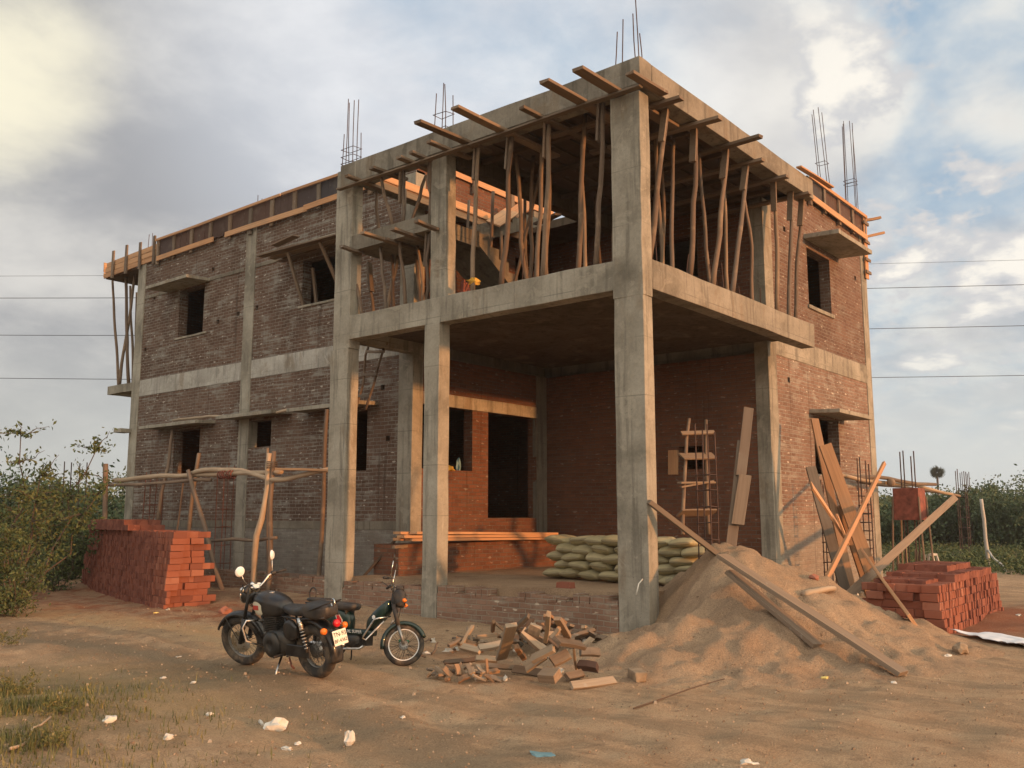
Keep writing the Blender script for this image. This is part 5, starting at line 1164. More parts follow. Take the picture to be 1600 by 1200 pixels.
# low dry scrub on the far field, one mass
def scrub():
    m = MB()
    for i in range(420):
        px = random.uniform(1385, 1640) if i < 270 else random.uniform(-60, 190); D = random.uniform(24, 44); p, s = far_at(px, 850, D)
        if noise.noise((p.x*.16, p.y*.16, 3)) < -.15: continue
        w = random.uniform(.25, .9)
        for q in range(46): leaf(m, p+Vector((random.gauss(0, w*.5), random.gauss(0, w*.5), abs(random.gauss(0, .16)))), random.uniform(.07, .16), .4)
    tag(m.build('scrub', 'bush_leaf'), 'low dry scrub covering the field beyond the house', 'scrub', kind='stuff')
scrub()
def treeline():
    m = MB()
    for i in range(330):
        px = random.uniform(-300, 1900); D = random.uniform(150, 230); p, s = far_at(px, 820, D); w = random.uniform(3, 7); h = random.uniform(2.2, 5.0)
        for q in range(60): leaf(m, p+Vector((random.gauss(0, w*.5), random.gauss(0, w*.5), h*(1-abs(random.gauss(0, .45))))), random.uniform(.8, 1.7), .6)
    tag(m.build('far_wood', 'thicket_leaf'), 'far belt of trees on the horizon', 'wood', kind='stuff')
treeline()
# palmyra palm
p, s = far_at(1468, 808, 120); t = thing('palm_tree', 'lone palm with a round fan crown against the sky on the right', 'tree', p)
m = MB(); limb(m, Vector((0, 0, -.2)), Vector((.2, 0, 7.0)), .17, .13, .02, 8); m.build('trunk', 'bark', t, smooth=True)
m = MB(); c = Vector((.2, 0, 7.3))
for i in range(46):
    d = Vector((random.gauss(0, 1), random.gauss(0, 1), random.gauss(.25, .75))).normalized(); L = random.uniform(.95, 1.55); u = d.orthogonal().normalized(); u = Matrix.Rotation(random.uniform(0, 6.28), 3, d) @ u; b = c+d*L*.12
    for k in range(9):
        a = (k-4)*.26; e = (d*math.cos(a)+u*math.sin(a))*L*.62; n_ = d.cross(u); wv = (u*math.cos(a)-d*math.sin(a))*.06
        v = [m.bm.verts.new(q) for q in (b, b+e*.55+wv, b+e+n_*.05, b+e*.55-wv)]; m.bm.faces.new(v)
m.build('crown', 'palm_leaf', t)
# posts and oddments on the right hand field
pole('white_post', at(1545, 888, 'Z', 0), at(1545, 888, 'Z', 0)+Vector((-.1, .05, 2.05)), .055, .05, 'grey_pole', 'thin whitish post standing in the field on the right', 'post', bend=.03)
pole('stay_stick', at(1572, 894, 'Z', 0), at(1545, 888, 'Z', 0)+Vector((0, 0, .55)), .035, .03, 'grey_pole', 'short stay leaning on the foot of the whitish post', 'stick', bend=.03)
for i, (px, py, h) in enumerate([(1404, 872, .9), (1437, 868, .8), (1432, 868, .85), (1418, 893, 1.0)]):
    b = at(px, py, 'Z', 0); b = CAM+(b-CAM)*min(1, 21/(b-CAM).length); b.z = 0; pole('stake', b, b+Vector((.03, .02, h)), .03, .025, 'pole_wood', f"short stake in the field behind the right brick stack, {ORD[i]} of the stakes", 'stake', 'stakes behind the right brick stack', bend=.01, n=6)
b = CAM+dirpx(1455, 880)*22; b.z = 0; t = thing('trestle', 'small grey wooden trestle behind the right brick stack', 'trestle', b)
for dx in (-.16, .16):
    for dy in (-.12, .12): plank('leg', Vector((dx*1.3, dy*1.8, 0)), Vector((dx, dy*.6, .72)), .05, .04, 'grey_pole', parent=t, up=(0, 1, 0))
for z in (.72, .4): plank('rail', Vector((-.2, -.05, z)), Vector((.2, -.05, z)), .06, .05, 'grey_pole', parent=t)
for i in range(30):
    p = CAM+dirpx(random.uniform(1395, 1520), 870)*random.uniform(20, 27); p.z = 0; lump('rubble_stone', p, random.uniform(.06, .2), random.choice(('ash_stone', 'scrap_white', 'dark_concrete')), 'lump of rubble in the heap beyond the right brick stack', 'rubble', 'rubble beyond the right brick stack')

# ------------------------------------------------------------------ motorcycles
def ell(c, a, b, n=22, ex=.8, ax='x'):
    """super-ellipse ring around centre c: half width a (y), half height b (z) in the plane normal to x"""
    r = []
    for k in range(n):
        t = k*2*math.pi/n; cs, sn = math.cos(t), math.sin(t); r.append(Vector((c[0], c[1]+a*math.copysign(abs(cs)**ex, cs), c[2]+b*math.copysign(abs(sn)**ex, sn))))
    return r
def text_mesh(s, size, depth=.0012):
    cu = bpy.data.curves.new('lettering', 'FONT'); cu.body = s; cu.size = size; cu.extrude = depth; cu.align_x = 'CENTER'; cu.align_y = 'CENTER'
    o = bpy.data.objects.new('tmp', cu); COL.objects.link(o); bpy.context.view_layer.update(); me = bpy.data.meshes.new_from_object(o.evaluated_get(bpy.context.evaluated_depsgraph_get())); bpy.data.objects.remove(o); return me
def lettering(parent, s, size, M, mat):
    me = text_mesh(s, size); me.materials.clear(); me.materials.append(MAT[mat]); o = bpy.data.objects.new('lettering', me); COL.objects.link(o); o.matrix_world = M; o.parent = parent; return o
def basis(o, x, y):
    x = Vector(x).normalized(); y = Vector(y); z = x.cross(y).normalized(); y = z.cross(x); o = Vector(o)
    return Matrix(((x.x, y.x, z.x, o.x), (x.y, y.y, z.y, o.y), (x.z, y.z, z.z, o.z), (0, 0, 0, 1)))
def wheel(parent, c, Rr, rt, T, rim_mat='alloy', rimw=.010, spokes=18, disc=False, drum=.07, sm='engine_grey'):
    """T carries the steering: applied to all the pieces"""
    c = Vector(c); w = MB().torus(c, (0, 1, 0), Rr-rt, rt, 52, 12, 1.05).move(T).build('wheel', 'tyre', parent, smooth=True); w['label'] = 'tyre and wheel'
    MB().torus(c, (0, 1, 0), Rr-2*rt+.004, rimw, 52, 8, 2.0).move(T).build('rim', rim_mat, w, smooth=True)
    m = MB().lathe(c-Vector((0, .05, 0)), (0, 1, 0), [(.02, 0), (drum*.6, 0), (drum*.6, .02), (drum, .025), (drum, .075), (drum*.6, .08), (drum*.6, .1), (.02, .1)], 20); m.move(T).build('hub', 'alloy', w)
    m = MB()
    for k in range(spokes*2):
        a = k*math.pi/spokes; s = 1 if k % 2 else -1; b = a+.5*(1 if (k//2) % 2 else -1); q = Rr-2*rt+.004
        m.tube([c+Vector((math.cos(b)*drum*.7, s*.035, math.sin(b)*drum*.7)), c+Vector((math.cos(a)*q, 0, math.sin(a)*q))], .0022, 4, False)
    m.move(T).build('spokes', sm, w)
    if disc:
        MB().lathe(c+Vector((0, .062, 0)), (0, 1, 0), [(.07, 0), (.14, 0), (.14, .005), (.07, .005)], 28).move(T).build('brake_disc', 'chrome', w)
    return w
def arc_fender(c, Rr, a0, a1, hw, depth=.035, n=22):
    """a strip bent round a wheel, curled down at both sides"""
    m = MB(); rings = []
    for i in range(n+1):
        a = a0+(a1-a0)*i/n; d = Vector((math.cos(a), 0, math.sin(a))); r = []
        for (y, k) in ((-1, -depth), (-.92, -.012), (-.5, 0), (0, .006), (.5, 0), (.92, -.012), (1, -depth), (.9, -depth), (.45, -.012), (0, -.006), (-.45, -.012), (-.9, -depth)): r.append(Vector(c)+d*(Rr+k)+Vector((0, y*hw, 0)))
        rings.append(r)
    return m.loft(rings)
def motorcycle():
    rear, frontp = Vector((-4.41, .91, 0)), Vector((-4.44, 2.03, 0)); hd = (frontp-rear).normalized(); rz = math.atan2(hd.y, hd.x); rear.z = (gz(rear.x, rear.y)+gz(frontp.x, frontp.y))/2
    t = thing('motorcycle', 'black classic motorcycle with cream tank badge and white number plate parked on its side stand', 'motorcycle')
    t.matrix_world = Matrix.Translation(rear) @ Matrix.Rotation(rz, 4, 'Z') @ Matrix.Rotation(R(-9), 4, 'X') @ Matrix.Scale(.80, 4)
    I4 = Matrix.Identity(4); WB = 1.40
    axp, axd = Vector((1.10, 0, .95)), Vector((-.44, 0, .90)).normalized(); SR = Matrix.Translation(axp) @ Matrix.Rotation(R(17), 4, axd) @ Matrix.Translation(-axp)
    P = t
    fw = wheel(P, (WB, 0, .325), .328, .056, SR, 'alloy', .012, 20, True); rw = wheel(P, (0, 0, .315), .322, .067, I4, 'alloy', .013, 20, False, .085)
    # fork, mudguard, lamp, bars
    for s in (-1, 1):
        fk = MB().tube([(WB-.02, s*.092, .32), (1.245, s*.092, .64)], [.030, .027], 14).move(SR).build('fork_leg', 'black_paint', P, smooth=True)
        MB().tube([(1.245, s*.092, .64), (1.095, s*.092, .965)], .021, 12).move(SR).build('fork_tube', 'black_plastic', fk, smooth=True)
    fm = arc_fender((WB, 0, .325), .375, R(28), R(172), .075, .045).move(SR).build('front_mudguard', 'black_paint', P, smooth=True)
    m = MB()
    for s in (-1, 1): m.tube([(WB-.33, s*.078, .47), (WB-.02, s*.085, .33)], .006, 6); m.tube([(WB+.16, s*.078, .66), (WB, s*.085, .33)], .006, 6)
    m.move(SR).build('mudguard_stay', 'engine_grey', fm)
    nc = MB().lathe((1.08, 0, .90), (.97, 0, .12), [(.02, -.03), (.085, -.02), (.108, .05), (.104, .13), (.098, .16)], 28).move(SR).build('lamp_casing', 'black_paint', P, smooth=True)
    MB().torus((1.235, 0, .917), (.97, 0, .12), .098, .010, 32, 8).move(SR).build('lamp_ring', 'chrome', nc, smooth=True)
    MB().lathe((1.228, 0, .917), (.97, 0, .12), [(.094, 0), (.08, .018), (.04, .03), (.001, .033)], 28).move(SR).build('headlight', 'glass_clear', P, smooth=True)
    for s in (-1, 1): MB().lathe((1.17, s*.10, 1.00), (.75, 0, .5), [(.005, -.02), (.028, -.015), (.032, .02), (.03, .035), (.001, .04)], 14).move(SR).build('pilot_lamp', 'chrome', P, smooth=True)
    for (y, r) in ((.0, .048), (-.085, .030), (.075, .028)):
        k = MB().lathe((1.05+(.02 if y else 0), y, 1.005), (-.35, 0, .94), [(r*.5, -.05), (r*.95, -.04), (r, .012), (r*.9, .018), (.001, .018)], 22).move(SR).build('instrument', 'chrome', P, smooth=False)
        MB().lathe((1.05+(.02 if y else 0), y, 1.005)+Vector((0, 0, 0)) if False else Vector((1.05+(.02 if y else 0), y, 1.005))+Vector((-.35, 0, .94))*.0185, (-.35, 0, .94), [(r*.82, 0), (r*.8, .002), (.001, .002)], 20).move(SR).build('dial', 'plate_white', k)
    m = MB(); left = [(1.03, 0, 1.0), (1.03, .05, 1.0), (1.02, .13, 1.03), (.99, .20, 1.085), (.95, .26, 1.10), (.88, .40, 1.085)]
    m.tube([(x, -y, z) for x, y, z in left[::-1]]+left[1:], .0115, 10); hb = m.move(SR).build('handlebar', 'chrome', P, smooth=True)
    for s in (-1, 1):
        MB().tube([(.94, s*.275, 1.10), (.875, s*.41, 1.085)], [.018, .017], 10).move(SR).build('grip', 'black_plastic', P, smooth=True)
        MB().tube([(.965, s*.245, 1.10), (1.0, s*.30, 1.095), (.945, s*.42, 1.08)], [.010, .008, .006], 7).move(SR).build('lever', 'black_plastic', P, smooth=True)
        MB().lathe((.955, s*.25, 1.10), (-.42, s*.9, -.08), [(.01, -.03), (.026, -.025), (.026, .03), (.01, .035)], 10).move(SR).build('switch_box', 'black_plastic', P)
        b = Vector((.965, s*.25, 1.11)); tp = Vector((.975, s*.31, 1.275))
        mi = MB().tube([b, (b+tp)/2+Vector((.005, s*.005, 0)), tp], .0065, 8).move(SR).build('mirror_stem', 'chrome', P, smooth=True)
        mi.name = 'mirror'
        MB().lathe(tp+Vector((0, s*.01, .035)), (.93, s*-.35, .10), [(.001, -.024), (.045, -.018), (.063, .0), (.063, .008), (.001, .010)], 24).move(SR).build('mirror_head', 'mirror_back', mi, smooth=False)
    # tank
    prof = [(.43, .065, .765, .055), (.47, .10, .785, .085), (.56, .128, .80, .115), (.68, .148, .812, .135), (.80, .152, .818, .145), (.90, .140, .822, .142), (.97, .105, .825, .12), (1.01, .05, .83, .075)]
    prof = [(x, a*1.12, z, b*1.06) for x, a, z, b in prof]; tk = MB().loft([ell((x, 0, z), a, b, 26, .72) for x, a, z, b in prof]).build('fuel_tank', 'black_paint', P, smooth=True, subd=1)
    for s in (-1, 1):
        m = MB(); g = []
        for i in range(9):
            f = i/8; row = []
            for j in range(7):
                q = j/6; x = .745+.215*f; e = (.5-.5*abs(2*f-1)**3); zc = .80; hh = .088*(.55+.45*(1-abs(2*f-1)**2.5)); z = zc-.015+(2*q-1)*hh
                xs = [p[0] for p in prof]; k = max(i_ for i_ in range(len(xs)-1) if xs[i_] <= x); u = (x-xs[k])/(xs[k+1]-xs[k]); a = prof[k][1]+(prof[k+1][1]-prof[k][1])*u; b = prof[k][3]+(prof[k+1][3]-prof[k][3])*u; cz = prof[k][2]+(prof[k+1][2]-prof[k][2])*u
                zz = max(-.98, min(.98, (z-cz)/b)); y = a*(1-abs(zz)**(2/.72))**(.36)+.0035; row.append(m.bm.verts.new((x, s*y, z)))
            g.append(row)
        for i in range(8):
            for j in range(6): m.bm.faces.new((g[i][j], g[i+1][j], g[i+1][j+1], g[i][j+1]))
        bd = m.build('badge_panel', 'cream_paint', tk, smooth=True)
        MB().box(.80, .90, s*.1735-.002, s*.1735+.002, .775, .83).build('badge_mark', 'red_mark', tk, bevel=.0015)
    MB().lathe((.74, 0, .948), (0, 0, 1), [(.035, 0), (.035, .014), (.001, .018)], 18).build('fuel_cap', 'chrome', tk)
    m = MB(); rings = []
    for x, a, z in ((.55, .10, .912), (.62, .125, .935), (.72, .13, .950), (.84, .125, .957)): rings.append([Vector((x, a*(k/6-.5)*2, z-.055*abs((k/6-.5)*2)**2.2)) for k in range(7)])
    m.loft(rings, cap=False, closed=False); o = m.build('tank_cover', 'seat_vinyl', tk, smooth=True); o.modifiers.new('thick', 'SOLIDIFY').thickness = .014
    # seats
    sp1 = [(.48, .075, .80, .03), (.42, .10, .79, .042), (.30, .135, .775, .050), (.16, .150, .775, .055), (.06, .145, .790, .060), (.03, .11, .80, .05)]
    MB().loft([ell((x, 0, z), a, b, 22, .62) for x, a, z, b in sp1]).build('rider_seat', 'seat_vinyl', P, smooth=True, subd=1)
    sp2 = [(.07, .11, .805, .06), (.03, .145, .80, .088), (-.10, .155, .795, .100), (-.22, .15, .795, .100), (-.31, .125, .80, .085), (-.345, .08, .81, .055)]
    MB().loft([ell((x, 0, z), a, b, 22, .62) for x, a, z, b in sp2]).build('pillion_seat', 'seat_vinyl', P, smooth=True, subd=1)
    m = MB(); m.tube([(.0, .13, .80), (-.18, .155, .84), (-.36, .12, .90), (-.40, 0, .915), (-.36, -.12, .90), (-.18, -.155, .84), (.0, -.13, .80)], .010, 8); m.build('grab_rail', 'black_plastic', P, smooth=True); MB().torus((-.39, .02, .90), (.3, 1, .2), .042, .009, 20, 7).build('grab_loop', 'chrome', P, smooth=True)
    # frame and panels
    m = MB()
    m.tube([(1.07, 0, .90), (1.0, 0, .72), (.86, 0, .40), (.80, 0, .24)], .020, 10)
    for s in (-1, 1):
        m.tube([(.98, 0, .74), (.45, s*.08, .70), (.10, s*.11, .70), (-.32, s*.11, .74)], .014, 8); m.tube([(.42, s*.08, .70), (.40, s*.10, .40), (.36, s*.11, .28)], .015, 8); m.tube([(.38, s*.10, .36), (.0, s*.12, .315)], .018, 8); m.tube([(.42, s*.09, .36), (.12, s*.11, .70)], .012, 8)
    m.tube([(.80, 0, .24), (.36, 0, .24)], .018, 8)
    m.build('frame', 'black_paint', P, smooth=True)
    for s in (-1, 1):
        sh = MB().tube([(-.01, s*.145, .33), (.035, s*.14, .50)], .021, 12).build('shock_absorber', 'black_plastic', P, smooth=True)
        m = MB()
        for k in range(9): m.torus(Vector((-.0, s*.144, .38)).lerp(Vector((.085, s*.135, .67)), k/8), (.27, 0, .96), .026, .006, 16, 5)
        m.build('spring', 'chrome', sh, smooth=True); MB().tube([(.06, s*.137, .58), (.105, s*.132, .72)], [.03, .026], 12).build('shroud', 'chrome', sh, smooth=True)
        MB().loft([ell((.155+.25*f, s*.125, .545+.02*math.sin(f*3)), .045*math.sin(math.pi*min(.97, max(.06, f)))**.35, .125*math.sin(math.pi*min(.95, max(.08, f)))**.4, 18, .6) for f in [i/8 for i in range(9)]]).build('side_panel', 'black_paint', P, smooth=True)
    # engine
    e = MB().loft([ell((x, 0, z), a, b, 24, .7) for x, a, z, b in ((.32, .11, .38, .08), (.37, .145, .39, .14), (.52, .16, .385, .17), (.68, .16, .38, .17), (.79, .135, .37, .14), (.86, .09, .36, .08))]).build('engine', 'engine_grey', P, smooth=True)
    for s in (-1, 1): MB().lathe((.62, s*.145, .37), (0, s, 0), [(.155, 0), (.15, .03), (.10, .048), (.055, .055), (.05, .05), (.001, .052)], 30).build('engine_cover', 'engine_grey', e, smooth=True)
    m = MB()
    for k in range(9): z = .50+.022*k; m.box(.56, .83-.004*k, -.11, .11, z, z+.012)
    m.box(.63, .76, -.06, .06, .48, .72); m.move(Matrix.Translation((0, 0, 0))).build('cylinder_fins', 'engine_grey', e)
    MB().box(.62, .77, -.07, .07, .70, .755).build('rocker_cover', 'alloy', e, bevel=.02)
    MB().lathe((.43, .06, .52), (0, 1, 0), [(.02, -.1), (.04, -.09), (.045, .03), (.03, .05), (.001, .055)], 16).build('carburettor', 'alloy', e, smooth=True)
    m = MB(); m.tube([(.80, -.04, .64), (.88, -.08, .56), (.87, -.13, .36), (.70, -.16, .27), (.42, -.17, .27)], .021, 12); ex = m.build('exhaust_pipe', 'chrome', P, smooth=True)
    MB().lathe((.42, -.17, .27), (-.94, -.02, .12), [(.02, 0), (.045, .08), (.052, .2), (.05, .55), (.03, .68), (.02, .70)], 20).build('silencer', 'chrome', ex, smooth=True)
    # guards
    m = MB(); m.tube([(.90, .05, .62), (.94, .26, .66), (.97, .30, .58), (.95, .28, .42), (.86, .08, .30)], .012, 8); m.tube([(.90, -.05, .62), (.94, -.26, .66), (.97, -.30, .58), (.95, -.28, .42), (.86, -.08, .30)], .012, 8); m.build('leg_guard', 'chrome', P, smooth=True)
    m = MB(); m.tube([(.30, -.2, .27), (.30, .2, .27)], .010, 8); m.tube([(.47, .22, .26), (.47, -.22, .26)], .010, 8); ft = m.build('footpeg_bar', 'black_plastic', P)
    for s in (-1, 1): MB().tube([(.47, s*.16, .26), (.47, s*.26, .262)], .017, 8).build('footpeg', 'black_plastic', ft)
    MB().box(-.04, .40, .118, .142, .255, .40).build('chain_guard', 'black_paint', P, bevel=.03)
    rm = arc_fender((0, 0, .315), .385, R(38), R(196), .088, .05, 26).build('rear_mudguard', 'black_paint', P, smooth=True)
    # tail: lamps, plate
    tl = MB().lathe((-.385, 0, .66), (-.95, 0, .15), [(.02, -.05), (.05, -.03), (.052, .0)], 18).build('tail_lamp_housing', 'black_plastic', P, smooth=True)
    MB().lathe((-.385, 0, .66), (-.95, 0, .15), [(.048, 0), (.044, .028), (.02, .04), (.001, .042)], 18).build('tail_light', 'red_lens', P, smooth=True)
    for s in (-1, 1):
        a = MB().tube([(-.34, s*.03, .61), (-.36, s*.15, .60)], .008, 7).build('indicator', 'black_plastic', P, smooth=True)
        MB().lathe((-.345, s*.155, .60), (-1, 0, .05), [(.01, -.045), (.036, -.02), (.038, .0), (.034, .022), (.001, .034)], 18).build('indicator_lens', 'amber_lens', a, smooth=True)
    pb = Vector((-.435, 0, .505)); py_ = Vector((.20, 0, .98)); pm = basis(pb, (0, -1, 0), py_)
    np_ = MB().box(-.10, .10, -.085, .085, -.004, .004).build('number_plate', 'plate_white', P, pm, bevel=.012)
    lettering(np_, 'TN-93', .070, Matrix.Translation((0, .036, .0055)), 'ink'); lettering(np_, 'BF-4362', .056, Matrix.Translation((0, -.036, .0055)), 'ink')
    MB().tube([(-.33, 0, .60), (-.385, 0, .56), (-.40, 0, .52)], .016, 8).build('plate_bracket', 'black_plastic', P)
    # stands
    ks = MB().tube([(.52, .10, .24), (.46, .24, .10), (.44, .285, .045)], [.014, .012, .011], 8).build('side_stand', 'chrome', P, smooth=True)
    MB().lathe((.437, .29, .047), (0, .16, 1), [(.03, -.008), (.032, .0), (.02, .006)], 12).build('stand_foot', 'alloy', ks)
    MB().tube([(.40, .09, .22), (.33, .12, .13), (.29, .12, .11)], .012, 7).build('centre_stand', 'rusty_rebar', P)
    m = MB(); m.tube([(1.16, .05, .93), (1.08, .09, .80), (.98, .06, .76)], .006, 6); m.tube([(.98, .24, 1.09), (1.1, .13, 1.0), (1.12, .06, .82), (1.05, .03, .75)], .006, 6); m.tube([(.98, -.24, 1.09), (1.12, -.13, 1.0), (1.10, -.06, .82), (1.0, -.03, .78)], .006, 6); m.build('cables', 'black_plastic', P, smooth=True)
    return t
motorcycle()
def moped():
    f0 = Vector((-3.26, .99, 0)); hd = Vector((.19, -.98, 0)).normalized(); WB = 1.20; r0 = f0-hd*WB*.79; rz = math.atan2(hd.y, hd.x); r0.z = (gz(r0.x, r0.y)+gz(f0.x, f0.y))/2
    t = thing('moped', 'dark green step through moped with a white rimmed front wheel parked behind the motorcycle', 'moped')
    t.matrix_world = Matrix.Translation(r0) @ Matrix.Rotation(rz, 4, 'Z') @ Matrix.Rotation(R(-4), 4, 'X') @ Matrix.Scale(.79, 4); P = t; I4 = Matrix.Identity(4)
    axp, axd = Vector((.98, 0, .80)), Vector((-.38, 0, .92)).normalized(); SR = Matrix.Translation(axp) @ Matrix.Rotation(R(34), 4, axd) @ Matrix.Translation(-axp)
    wheel(P, (WB, 0, .265), .268, .036, SR, 'white_paint', .0115, 18, False, .062); wheel(P, (0, 0, .265), .268, .038, I4, 'alloy', .009, 18, False, .065)
    for s in (-1, 1):
        fk = MB().tube([(WB, s*.07, .265), (1.10, s*.07, .50)], [.022, .022], 12).move(SR).build('fork_leg', 'alloy', P, smooth=True)
        MB().tube([(1.10, s*.07, .50), (1.00, s*.07, .76)], [.030, .028], 12).move(SR).build('fork_boot', 'black_plastic', fk, smooth=True)
    arc_fender((WB, 0, .265), .305, R(25), R(195), .058, .05).move(SR).build('front_mudguard', 'green_paint', P, smooth=True)
    MB().box(1.12, 1.26, .075, .09, .30, .345).move(SR).build('brake_plate', 'bright_green', P, bevel=.01)
    # head lamp block
    hb = MB().loft([ell((x, 0, z), a, b, 20, .6) for x, a, z, b in ((.96, .05, .86, .06), (1.00, .085, .865, .10), (1.06, .10, .86, .12), (1.12, .095, .85, .11), (1.14, .08, .85, .09))]).move(SR).build('lamp_casing', 'black_plastic', P, smooth=True)
    MB().lathe((1.14, 0, .85), (1, 0, -.05), [(.075, 0), (.065, .012), (.001, .02)], 22).move(SR).build('headlight', 'engine_grey', P, smooth=True)
    MB().box(1.00, 1.10, -.055, .055, .965, 1.02).move(SR).build('instrument', 'black_plastic', P, bevel=.015)
    for s in (-1, 1):
        MB().tube([(1.12, s*.08, .80), (1.15, s*.17, .81)], .007, 6).move(SR).build('indicator_stem', 'black_plastic', P); MB().lathe((1.15, s*.18, .81), (1, 0, 0), [(.02, -.03), (.028, 0), (.001, .03)], 12).move(SR).build('indicator', 'amber_lens', P, smooth=True)
    m = MB(); m.tube([(.86, -.33, 1.05), (.90, -.26, 1.07), (.945, -.19, 1.075), (.97, -.08, .93), (.975, 0, .91), (.97, .08, .93), (.945, .19, 1.075), (.90, .26, 1.07), (.86, .33, 1.05)], .011, 10); m.move(SR).build('handlebar', 'chrome', P, smooth=True)
    for s in (-1, 1):
        MB().tube([(.905, s*.25, 1.07), (.85, s*.345, 1.048)], .018, 10).move(SR).build('grip', 'black_plastic', P, smooth=True); MB().tube([(.93, s*.22, 1.075), (.97, s*.28, 1.06), (.91, s*.37, 1.04)], [.009, .007, .006], 6).move(SR).build('lever', 'black_plastic', P)
        mi = MB().tube([(.925, s*.215, 1.08), (.935, s*.27, 1.20), (.94, s*.29, 1.30)], .006, 7).move(SR).build('mirror', 'chrome', P, smooth=True); MB().lathe((.94, s*.295, 1.345), (-.95, 0, -.05), [(.001, -.02), (.04, -.015), (.048, 0), (.001, .006)], 18).move(SR).build('mirror_head', 'black_plastic', mi, smooth=False)
    # body: sloping tank below the steering head, foot board, rear body
    MB().tube([(.985, 0, .83), (1.045, 0, .66)], .035, 12).build('steering_head', 'black_plastic', P, smooth=True)
    tk = MB().loft([ell((x, 0, z), a, b, 22, .62) for x, a, z, b in ((.60, .045, .46, .05), (.64, .085, .50, .09), (.74, .105, .58, .11), (.84, .105, .66, .11), (.92, .085, .73, .095), (.96, .05, .76, .07))]).build('fuel_tank', 'green_paint', P, smooth=True)
    for s in (-1, 1): MB().lathe((.76, s*.104, .60), (0, s, 0), [(.03, -.006), (.028, .004), (.001, .005)], 6).build('emblem', 'white_paint', tk)
    fb = MB().loft([ell((x, 0, .385), .075, b, 20, .5) for x, b in ((.20, .035), (.24, .045), (.62, .045), (.70, .04))]).build('foot_board', 'green_paint', P, smooth=True)
    for s in (-1, 1): lettering(fb, 'XL SUPER', .058, basis((.43, s*.0775, .395), (-s, 0, 0), (0, 0, 1)), 'white_paint')
    rb = MB().loft([ell((x, 0, z), a, b, 22, .62) for x, a, z, b in ((.34, .05, .50, .08), (.30, .085, .52, .12), (.18, .11, .55, .145), (.02, .115, .56, .14), (-.14, .10, .58, .11), (-.22, .06, .59, .07))]).build('rear_body', 'green_paint', P, smooth=True)
    for s in (-1, 1):
        m = MB(); c = Vector((.19, s*.1135, .55)); ring = [(-.08, .065), (-.02, .075), (.055, -.01), (.07, -.075), (.01, -.055), (-.055, .0)]; m.bm.faces.new([m.bm.verts.new(c+Vector((a, 0, b))) for a, b in ring]); o = m.build('decal', 'cream_paint', rb); o.modifiers.new('thick', 'SOLIDIFY').thickness = .004
        m = MB(); m.bm.faces.new([m.bm.verts.new(c+Vector((a*.68, s*.004, b*.68))) for a, b in ring]); o = m.build('decal_mark', 'red_lens', rb); o.modifiers.new('thick', 'SOLIDIFY').thickness = .003
    MB().loft([ell((x, 0, z), a, b, 22, .6) for x, a, z, b in ((.40, .08, .72, .03), (.36, .11, .715, .05), (.20, .125, .715, .06), (.02, .12, .725, .058), (-.06, .10, .73, .045))]).build('rider_seat', 'seat_vinyl', P, smooth=True)
    MB().loft([ell((.26+.02*f, 0, .66), .10, .06, 16, .6) for f in (0, 1)]).build('seat_base', 'black_plastic', P)
    MB().loft([ell((x, 0, z), a, b, 22, .5) for x, a, z, b in ((-.06, .10, .775, .02), (-.09, .12, .78, .03), (-.38, .12, .785, .03), (-.42, .10, .785, .02))]).build('pillion_seat', 'seat_vinyl', P, smooth=True)
    m = MB()
    for s in (-1, 1): m.tube([(.05, s*.11, .66), (-.1, s*.12, .735), (-.42, s*.12, .74)], .010, 7); m.tube([(0, s*.085, .265), (-.20, s*.11, .735)], .012, 8)
    m.tube([(-.42, -.12, .74), (-.42, .12, .74)], .010, 7); cr = m.build('carrier', 'black_plastic', P, smooth=True)
    MB().torus((-.40, .0, .86), (.3, 1, 0), .085, .010, 26, 7).build('carrier_loop', 'black_plastic', cr, smooth=True)
    m = MB()
    for s in (-1, 1): m.tube([(1.0, s*.05, .62), (.93, s*.22, .60), (.88, s*.25, .58), (.72, s*.25, .36), (.70, s*.24, .33), (.74, s*.22, .31), (.93, s*.10, .56)], .011, 8)
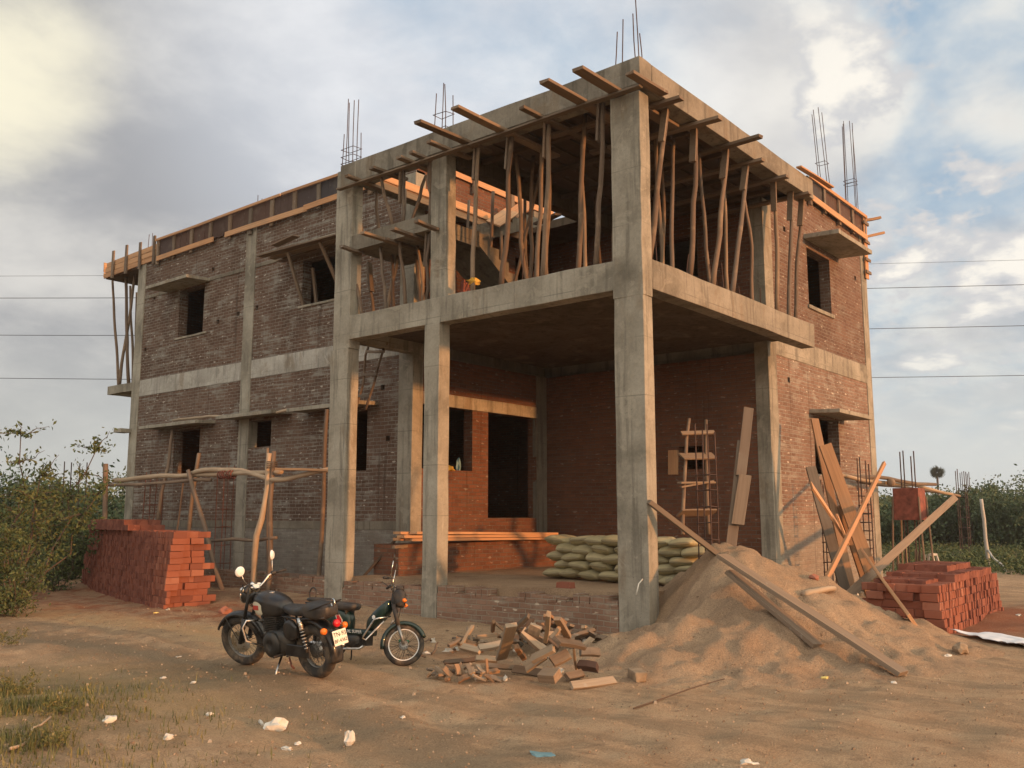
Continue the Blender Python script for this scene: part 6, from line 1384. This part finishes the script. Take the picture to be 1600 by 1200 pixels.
    m.build('leg_guard', 'chrome', P, smooth=True)
    e = MB().loft([ell((x, 0, z), a, b, 20, .7) for x, a, z, b in ((.22, .08, .27, .05), (.27, .11, .27, .09), (.44, .11, .275, .09), (.52, .08, .28, .06))]).build('engine', 'engine_grey', P, smooth=True)
    m = MB()
    for k in range(7): m.box(.50+.022*k, .51+.022*k, -.07, .07, .22, .345)
    m.build('cylinder_fins', 'engine_grey', e)
    ex = MB().tube([(.60, -.03, .24), (.55, -.10, .18), (.30, -.13, .165), (.1, -.135, .18)], .016, 10).build('exhaust_pipe', 'chrome', P, smooth=True); MB().lathe((.12, -.135, .178), (-1, 0, .06), [(.018, 0), (.038, .06), (.04, .36), (.02, .40)], 16).build('silencer', 'chrome', ex, smooth=True)
    MB().tube([(.30, .05, .20), (.25, .13, .06), (.22, .16, .0)], .010, 7).build('centre_stand', 'black_plastic', P); MB().tube([(.30, -.05, .20), (.25, -.13, .06), (.22, -.16, .0)], .010, 7).build('centre_stand', 'black_plastic', P)
    arc_fender((0, 0, .265), .31, R(35), R(190), .06, .04).build('rear_mudguard', 'black_plastic', P, smooth=True)
    m = MB(); m.tube([(.95, .06, .92), (1.06, .10, .80), (1.05, .05, .55)], .005, 6); m.tube([(.93, -.2, 1.07), (1.04, -.12, .98), (1.06, -.04, .80)], .005, 6); m.build('cables', 'black_plastic', P, smooth=True)
moped()

# ------------------------------------------------------------------ evening haze over the plain
def haze():
    m = MB().box(-1400, 1400, -1400, 1400, -1.3, 13.5); mat = bpy.data.materials.new('haze_air'); mat.use_nodes = True; nt = mat.node_tree; nt.nodes.clear()
    o = nt.nodes.new('ShaderNodeOutputMaterial'); v = nt.nodes.new('ShaderNodeVolumePrincipled'); v.inputs['Density'].default_value = .0006; v.inputs['Color'].default_value = (.86, .86, .84, 1); v.inputs['Anisotropy'].default_value = .2
    nt.links.new(v.outputs[0], o.inputs['Volume']); MAT['haze_air'] = mat
    tag(m.build('haze', 'haze_air'), 'thin pale evening haze over the plain', 'haze', kind='stuff')
haze()
